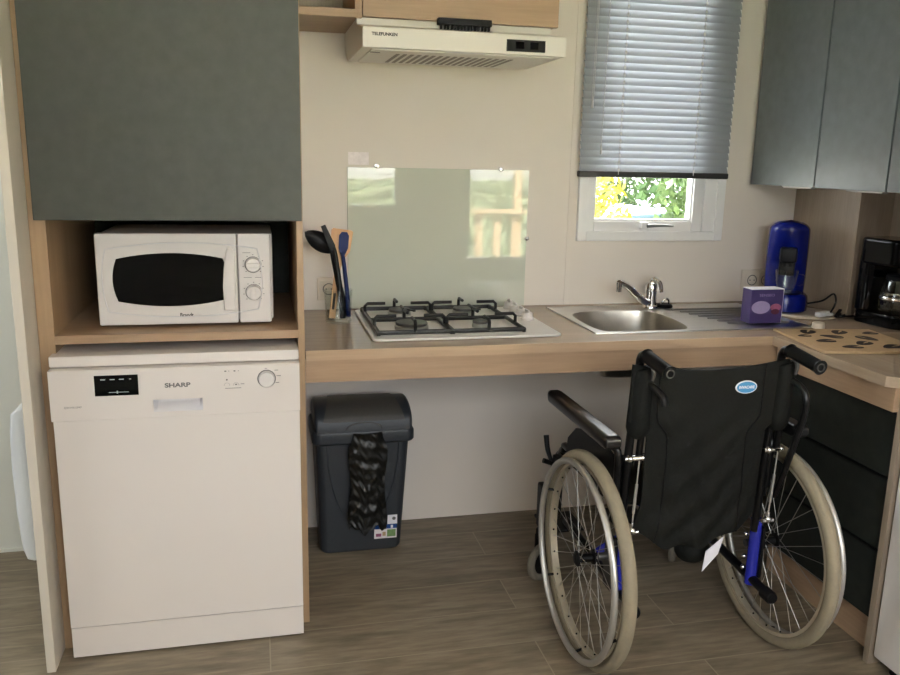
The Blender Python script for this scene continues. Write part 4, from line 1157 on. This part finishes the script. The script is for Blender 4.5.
# backrest sling: drapes between the canes, loose hem below
def back_fn(u, v):
    top = 0.884-0.022*math.sin(PI*min(1, max(0, u)))**1.0
    hem = 0.350+0.070*(abs(u-.46)/.5)**2.0+0.007*math.sin(19*u)
    z = top+(hem-top)*v
    tp = max(0.0, min(1.0, (0.735-z)/0.06)); tp = tp*tp*(3-2*tp)
    fl_ = max(0.0, (v-.82)/.18)
    xa = CXL-.020+.056*tp-.020*fl_; xb = CXR+.022-.054*tp+.0*fl_
    x = xa+(xb-xa)*u
    belly = 0.018*math.sin(PI*u)*(0.4+0.6*v)
    wr = 0.006*math.sin(24*(u*.9-v*.75)+2)*math.sin(PI*u)*v + 0.005*math.sin(40*(u*.45+v*.8)+1)*v*math.sin(PI*u)+0.007*math.sin(21*u+3*v)*max(0, v-.6)*2
    lean = -1.058-0.012*(1-v)
    return (x, lean-belly*0.6-wr, z)
b = MB(); b.grid(back_fn, 60, 72, thick=lambda u, v: Vector(back_fn(u, v))+Vector((0, 0.006, 0)))
bk = obj('backrest', b, 'fabric', wh, 70)
# side seams of the sling
for u in (0.17, 0.84):
    b = MB(); b.tube([Vector(back_fn(u, v/30))+Vector((0, -.001, 0)) for v in range(31)], .0022, 6); obj('seam', b, 'black', bk)
q = Vector(back_fn((1.150-(CXL-.022))/(CXR-CXL+.044), 0.14))
b = MB(); b.lathe([(0.0001, -.0035), (.0305, -.0035), (.0325, -.002), (.0325, .003)], (q.x, q.y, 0.811), 'y', 40, sy=.56); bd_ = obj('badge', b, 'card', bk)
b = MB(); b.lathe([(0.0001, -.0042), (.029, -.0042), (.029, -.003)], (q.x, q.y, 0.811), 'y', 40, sy=.53); obj('badge_field', b, 'badge', bd_)
lettering('INVACARE', 0.011, face_front(q.x, q.y-.0046, 0.811), 'card', bd_, bold=0.0003, width=0.046)
# pouch and white tag under the seat
b = MB(); b.ball((1.118, -0.93, 0.272), .064, 16, 10, (0.85, .7, .66)); obj('pouch', b, 'fabric', wh)
b = MB(); b.prism([(1.115, 0.232), (1.122, 0.296), (1.176, 0.338), (1.162, 0.284)], -1.000, -0.998, 'y'); obj('care_tag', b, 'card', wh, 0)

# ================================================================== OUTSIDE
GZ = -0.45
struct('roof', MB().box(XL-.4, XR+.5, YF-.12, 1.0, HC+.06, HC+.16), 'hull', smooth=0)  # added out of view; deep rear eave keeps direct sun off ceiling and sink
struct('ground', MB().box(-30, 30, -30, 30, GZ-.05, GZ), 'gravel', smooth=0)
dkk = MB()
for i in range(14):
    dkk.box(-3.2, 4.6, -5.15+i*.115, -5.15+i*.115+.108, -0.12, -0.09)
struct('terrace_deck', dkk, 'deck', smooth=0)
rl = thing('wooden_railing', 'pale wooden terrace railing reflected in the splashback', 'railing', (2.4, -5.0, -0.09))
obj('top_rail', MB().box(1.0, 4.4, -5.05, -4.95, 0.875, 0.912, 0.003), 'pine', rl)
obj('bottom_rail', MB().box(1.0, 4.4, -5.02, -4.98, -0.02, 0.06, 0.003), 'pine', rl)
for i in range(17):
    x = 1.04+i*0.19
    obj('baluster', MB().box(x, x+.075, -5.045, -5.015, 0.0, 0.885, 0.002), 'pine', rl, 0)
pp = obj('terrace_post', MB().box(2.400, 2.480, -5.14, -5.06, -0.09, 2.5, 0.003), 'pine', None, 0)
tag(pp, 'tall wooden post on terrace reflected in the splashback', 'post')

def leaves(mb, n, fn, size, seed):
    R_ = random.Random(seed)
    for i in range(n):
        p = Vector(fn(R_)); a = Vector((R_.uniform(-1, 1), R_.uniform(-1, 1), R_.uniform(-1, 1))).normalized(); b_ = a.orthogonal().normalized()
        c = a.cross(b_); s_ = size*R_.uniform(.6, 1.3)
        mb._add([p-b_*s_, p+c*s_*.45, p+b_*s_, p-c*s_*.45], [(0, 1, 2, 3)])
hg = MB(); hg.box(-5, 9, -9.7, -9.05, GZ, 0.96)
leaves(hg, 9000, lambda R_: (R_.uniform(-5, 9), R_.uniform(-9.15, -8.9), R_.uniform(GZ, 1.06)), 0.06, 3)
leaves(hg, 3000, lambda R_: (R_.uniform(-5, 9), R_.uniform(-9.8, -8.95), R_.uniform(.93, 1.08)), 0.06, 4)
tag(obj('hedge', hg, 'leaf', None, 0), 'long clipped green hedge beyond the terrace', 'hedge')
mh = thing('mobile_home', 'white clad holiday home beyond the hedge', 'building', (2, -13, GZ))
b = MB()
for i in range(14): b.box(-5, 9, -13.0-.012*(i % 2), -12.9, GZ+.2+i*.19, GZ+.2+i*.19+.178, 0.004)
b.box(-5, 9, -16, -13, GZ+.2, 2.4)
obj('wall', b, 'hull', mh, 0)
obj('roof', MB().prism([(-12.85, 2.45), (-14.5, 2.9), (-16.2, 2.45), (-16.2, 2.38), (-12.85, 2.38)], -5.2, 9.2, 'x'), 'bin', mh, 0)
for x in (-4.5, 7.2): obj('window', MB().box(x, x+1.1, -12.93, -12.86, .9, 1.8, .01), 'blackgloss', mh, 0)

# plants and a car outside the small window
def bush(name, label, cx_, cy_, cz_, rx, ry, rz, m, n, size, seed):
    t = thing(name, label, 'shrub', (cx_, cy_, GZ))
    mb = MB()
    def fn(R_):
        while True:
            p = Vector((R_.uniform(-1, 1), R_.uniform(-1, 1), R_.uniform(-1, 1)))
            if .35 < p.length < 1: break
        return (cx_+p.x*rx, cy_+p.y*ry, cz_+p.z*rz)
    leaves(mb, n, fn, size, seed)
    obj('foliage', mb, m, t, 0)
    st_ = MB()
    for k in range(5):
        a = k*1.3
        st_.tube([(cx_+.05*math.cos(a), cy_+.05*math.sin(a), GZ), (cx_+rx*.4*math.cos(a), cy_+ry*.4*math.sin(a), cz_)], [.03, .01], 7)
    obj('stem', st_, 'oak_dark', t)
bush('yellow_shrub', 'yellow leaved shrub at the left of the window view', 2.05, 2.6, 0.75, .42, .5, .95, 'leafy', 5200, .034, 11)
bush('laurel_shrub', 'green leafy shrub at the right of the window view', 3.75, 2.9, 0.9, .85, .6, 1.15, 'leaf2', 6000, .056, 12)
bush('green_shrub', 'tall green shrub behind the parked car', 3.6, 6.6, 1.1, 2.2, 1.0, 1.7, 'leaf2', 8000, .075, 13)
ca = thing('parked_car', 'pale blue car parked among shrubs outside the window', 'car', (3.0, 4.6, GZ))
P = [(1.9, GZ+.28), (1.95, GZ+.75), (2.15, GZ+.86), (2.55, GZ+1.35), (3.6, GZ+1.42), (4.3, GZ+1.0), (5.3, GZ+.86), (5.5, GZ+.6), (5.48, GZ+.28)]
b = MB(); b.prism(P, 4.0, 5.5, 'y', .05, seg=3); cb = obj('body', b, 'car', ca, 40)
b = MB(); b.prism([(2.25, GZ+.88), (2.60, GZ+1.30), (3.55, GZ+1.36), (4.15, GZ+1.0), (4.1, GZ+.88)], 3.985, 4.02, 'y', .01); obj('side_window', b, 'blackgloss', cb, 40)
for x in (2.6, 4.75):
    b = MB(); b.lathe([(0.0001, 3.97), (.20, 3.97), (.31, 3.99), (.32, 4.05), (.32, 4.18)], (x, 0, GZ+.32), 'y', 32); obj('wheel', b, 'black', ca)

# ================================================================== LIGHT
W = bpy.data.worlds.new('sky'); SC.world = W; W.use_nodes = True
nt = W.node_tree
bgn = nt.nodes.get('Background') or nt.nodes.new('ShaderNodeBackground')
tcn = nt.nodes.new('ShaderNodeTexCoord'); sp_ = nt.nodes.new('ShaderNodeSeparateXYZ'); rp = nt.nodes.new('ShaderNodeValToRGB')
rp.color_ramp.elements[0].position = 0.45; rp.color_ramp.elements[0].color = (0.80, 0.84, 0.90, 1)
rp.color_ramp.elements[1].position = 0.9; rp.color_ramp.elements[1].color = (1.0, 1.0, 1.0, 1)
mpn = nt.nodes.new('ShaderNodeMath'); mpn.operation = 'MULTIPLY_ADD'; mpn.inputs[1].default_value = .5; mpn.inputs[2].default_value = .5
nt.links.new(tcn.outputs['Generated'], sp_.inputs[0]); nt.links.new(sp_.outputs['Z'], mpn.inputs[0]); nt.links.new(mpn.outputs[0], rp.inputs[0])
nt.links.new(rp.outputs[0], bgn.inputs[0]); bgn.inputs[1].default_value = 9.0

sl_ = bpy.data.lights.new('sun', 'SUN'); sl_.energy = 95.0; sl_.angle = math.radians(1.2); sl_.color = (1.0, .975, .945)
so2 = bpy.data.objects.new('sun', sl_); COL.objects.link(so2)
so2.rotation_euler = Vector((-.60, -.62, -.95)).to_track_quat('-Z', 'Y').to_euler()

def portal(name, loc, rot, sx, sy):
    l_ = bpy.data.lights.new(name, 'AREA'); l_.shape = 'RECTANGLE'; l_.size = sx; l_.size_y = sy
    l_.cycles.is_portal = True
    o = bpy.data.objects.new(name, l_); COL.objects.link(o); o.location = loc; o.rotation_euler = rot
    return o
portal('window_portal', ((W2[0]+W2[1])/2, YF-.1, (W2[2]+W2[3])/2), (-PI/2, 0, PI), W2[1]-W2[0], W2[3]-W2[2])
portal('window_portal', ((W3[0]+W3[1])/2, YF-.1, (W3[2]+W3[3])/2), (-PI/2, 0, PI), W3[1]-W3[0], W3[3]-W3[2])
portal('window_portal', (XL-.1, (W4[0]+W4[1])/2, (W4[2]+W4[3])/2), (PI/2, 0, -PI/2), W4[1]-W4[0], W4[3]-W4[2])
portal('window_portal', ((WX0+WX1)/2, .1, (WZ0+WZ1)/2), (-PI/2, 0, 0), WX1-WX0, WZ1-WZ0)

# ================================================================== CAMERA
yaw, pit, rol, fpx = .231, .214, .021, 824.0
fw = Vector((math.sin(yaw)*math.cos(pit), math.cos(yaw)*math.cos(pit), -math.sin(pit)))
rt = Vector((math.cos(yaw), -math.sin(yaw), 0)); up = rt.cross(fw)
R_ = math.cos(rol)*rt+math.sin(rol)*up; U_ = -math.sin(rol)*rt+math.cos(rol)*up
cam = bpy.data.cameras.new('camera'); cam.sensor_width = 36.0; cam.lens = fpx/900*36.0; cam.clip_start = 0.02; cam.clip_end = 200
co_ = bpy.data.objects.new('camera', cam); COL.objects.link(co_)
mw_ = Matrix((R_, U_, -fw)).transposed().to_4x4(); mw_.translation = Vector((-.121, -2.98, 1.397))
co_.matrix_world = mw_
SC.camera = co_

vs_ = SC.view_settings
SC.display_settings.display_device = 'sRGB'
vs_.view_transform = 'Standard'; vs_.look = 'None'; vs_.gamma = 1.0; vs_.exposure = 0.64; vs_.use_curve_mapping = False
SC.cycles.use_denoising = True
SC.cycles.max_bounces = 10; SC.cycles.diffuse_bounces = 6; SC.cycles.glossy_bounces = 5; SC.cycles.transparent_max_bounces = 16; SC.cycles.transmission_bounces = 8
SC.cycles.sample_clamp_indirect = 6.0
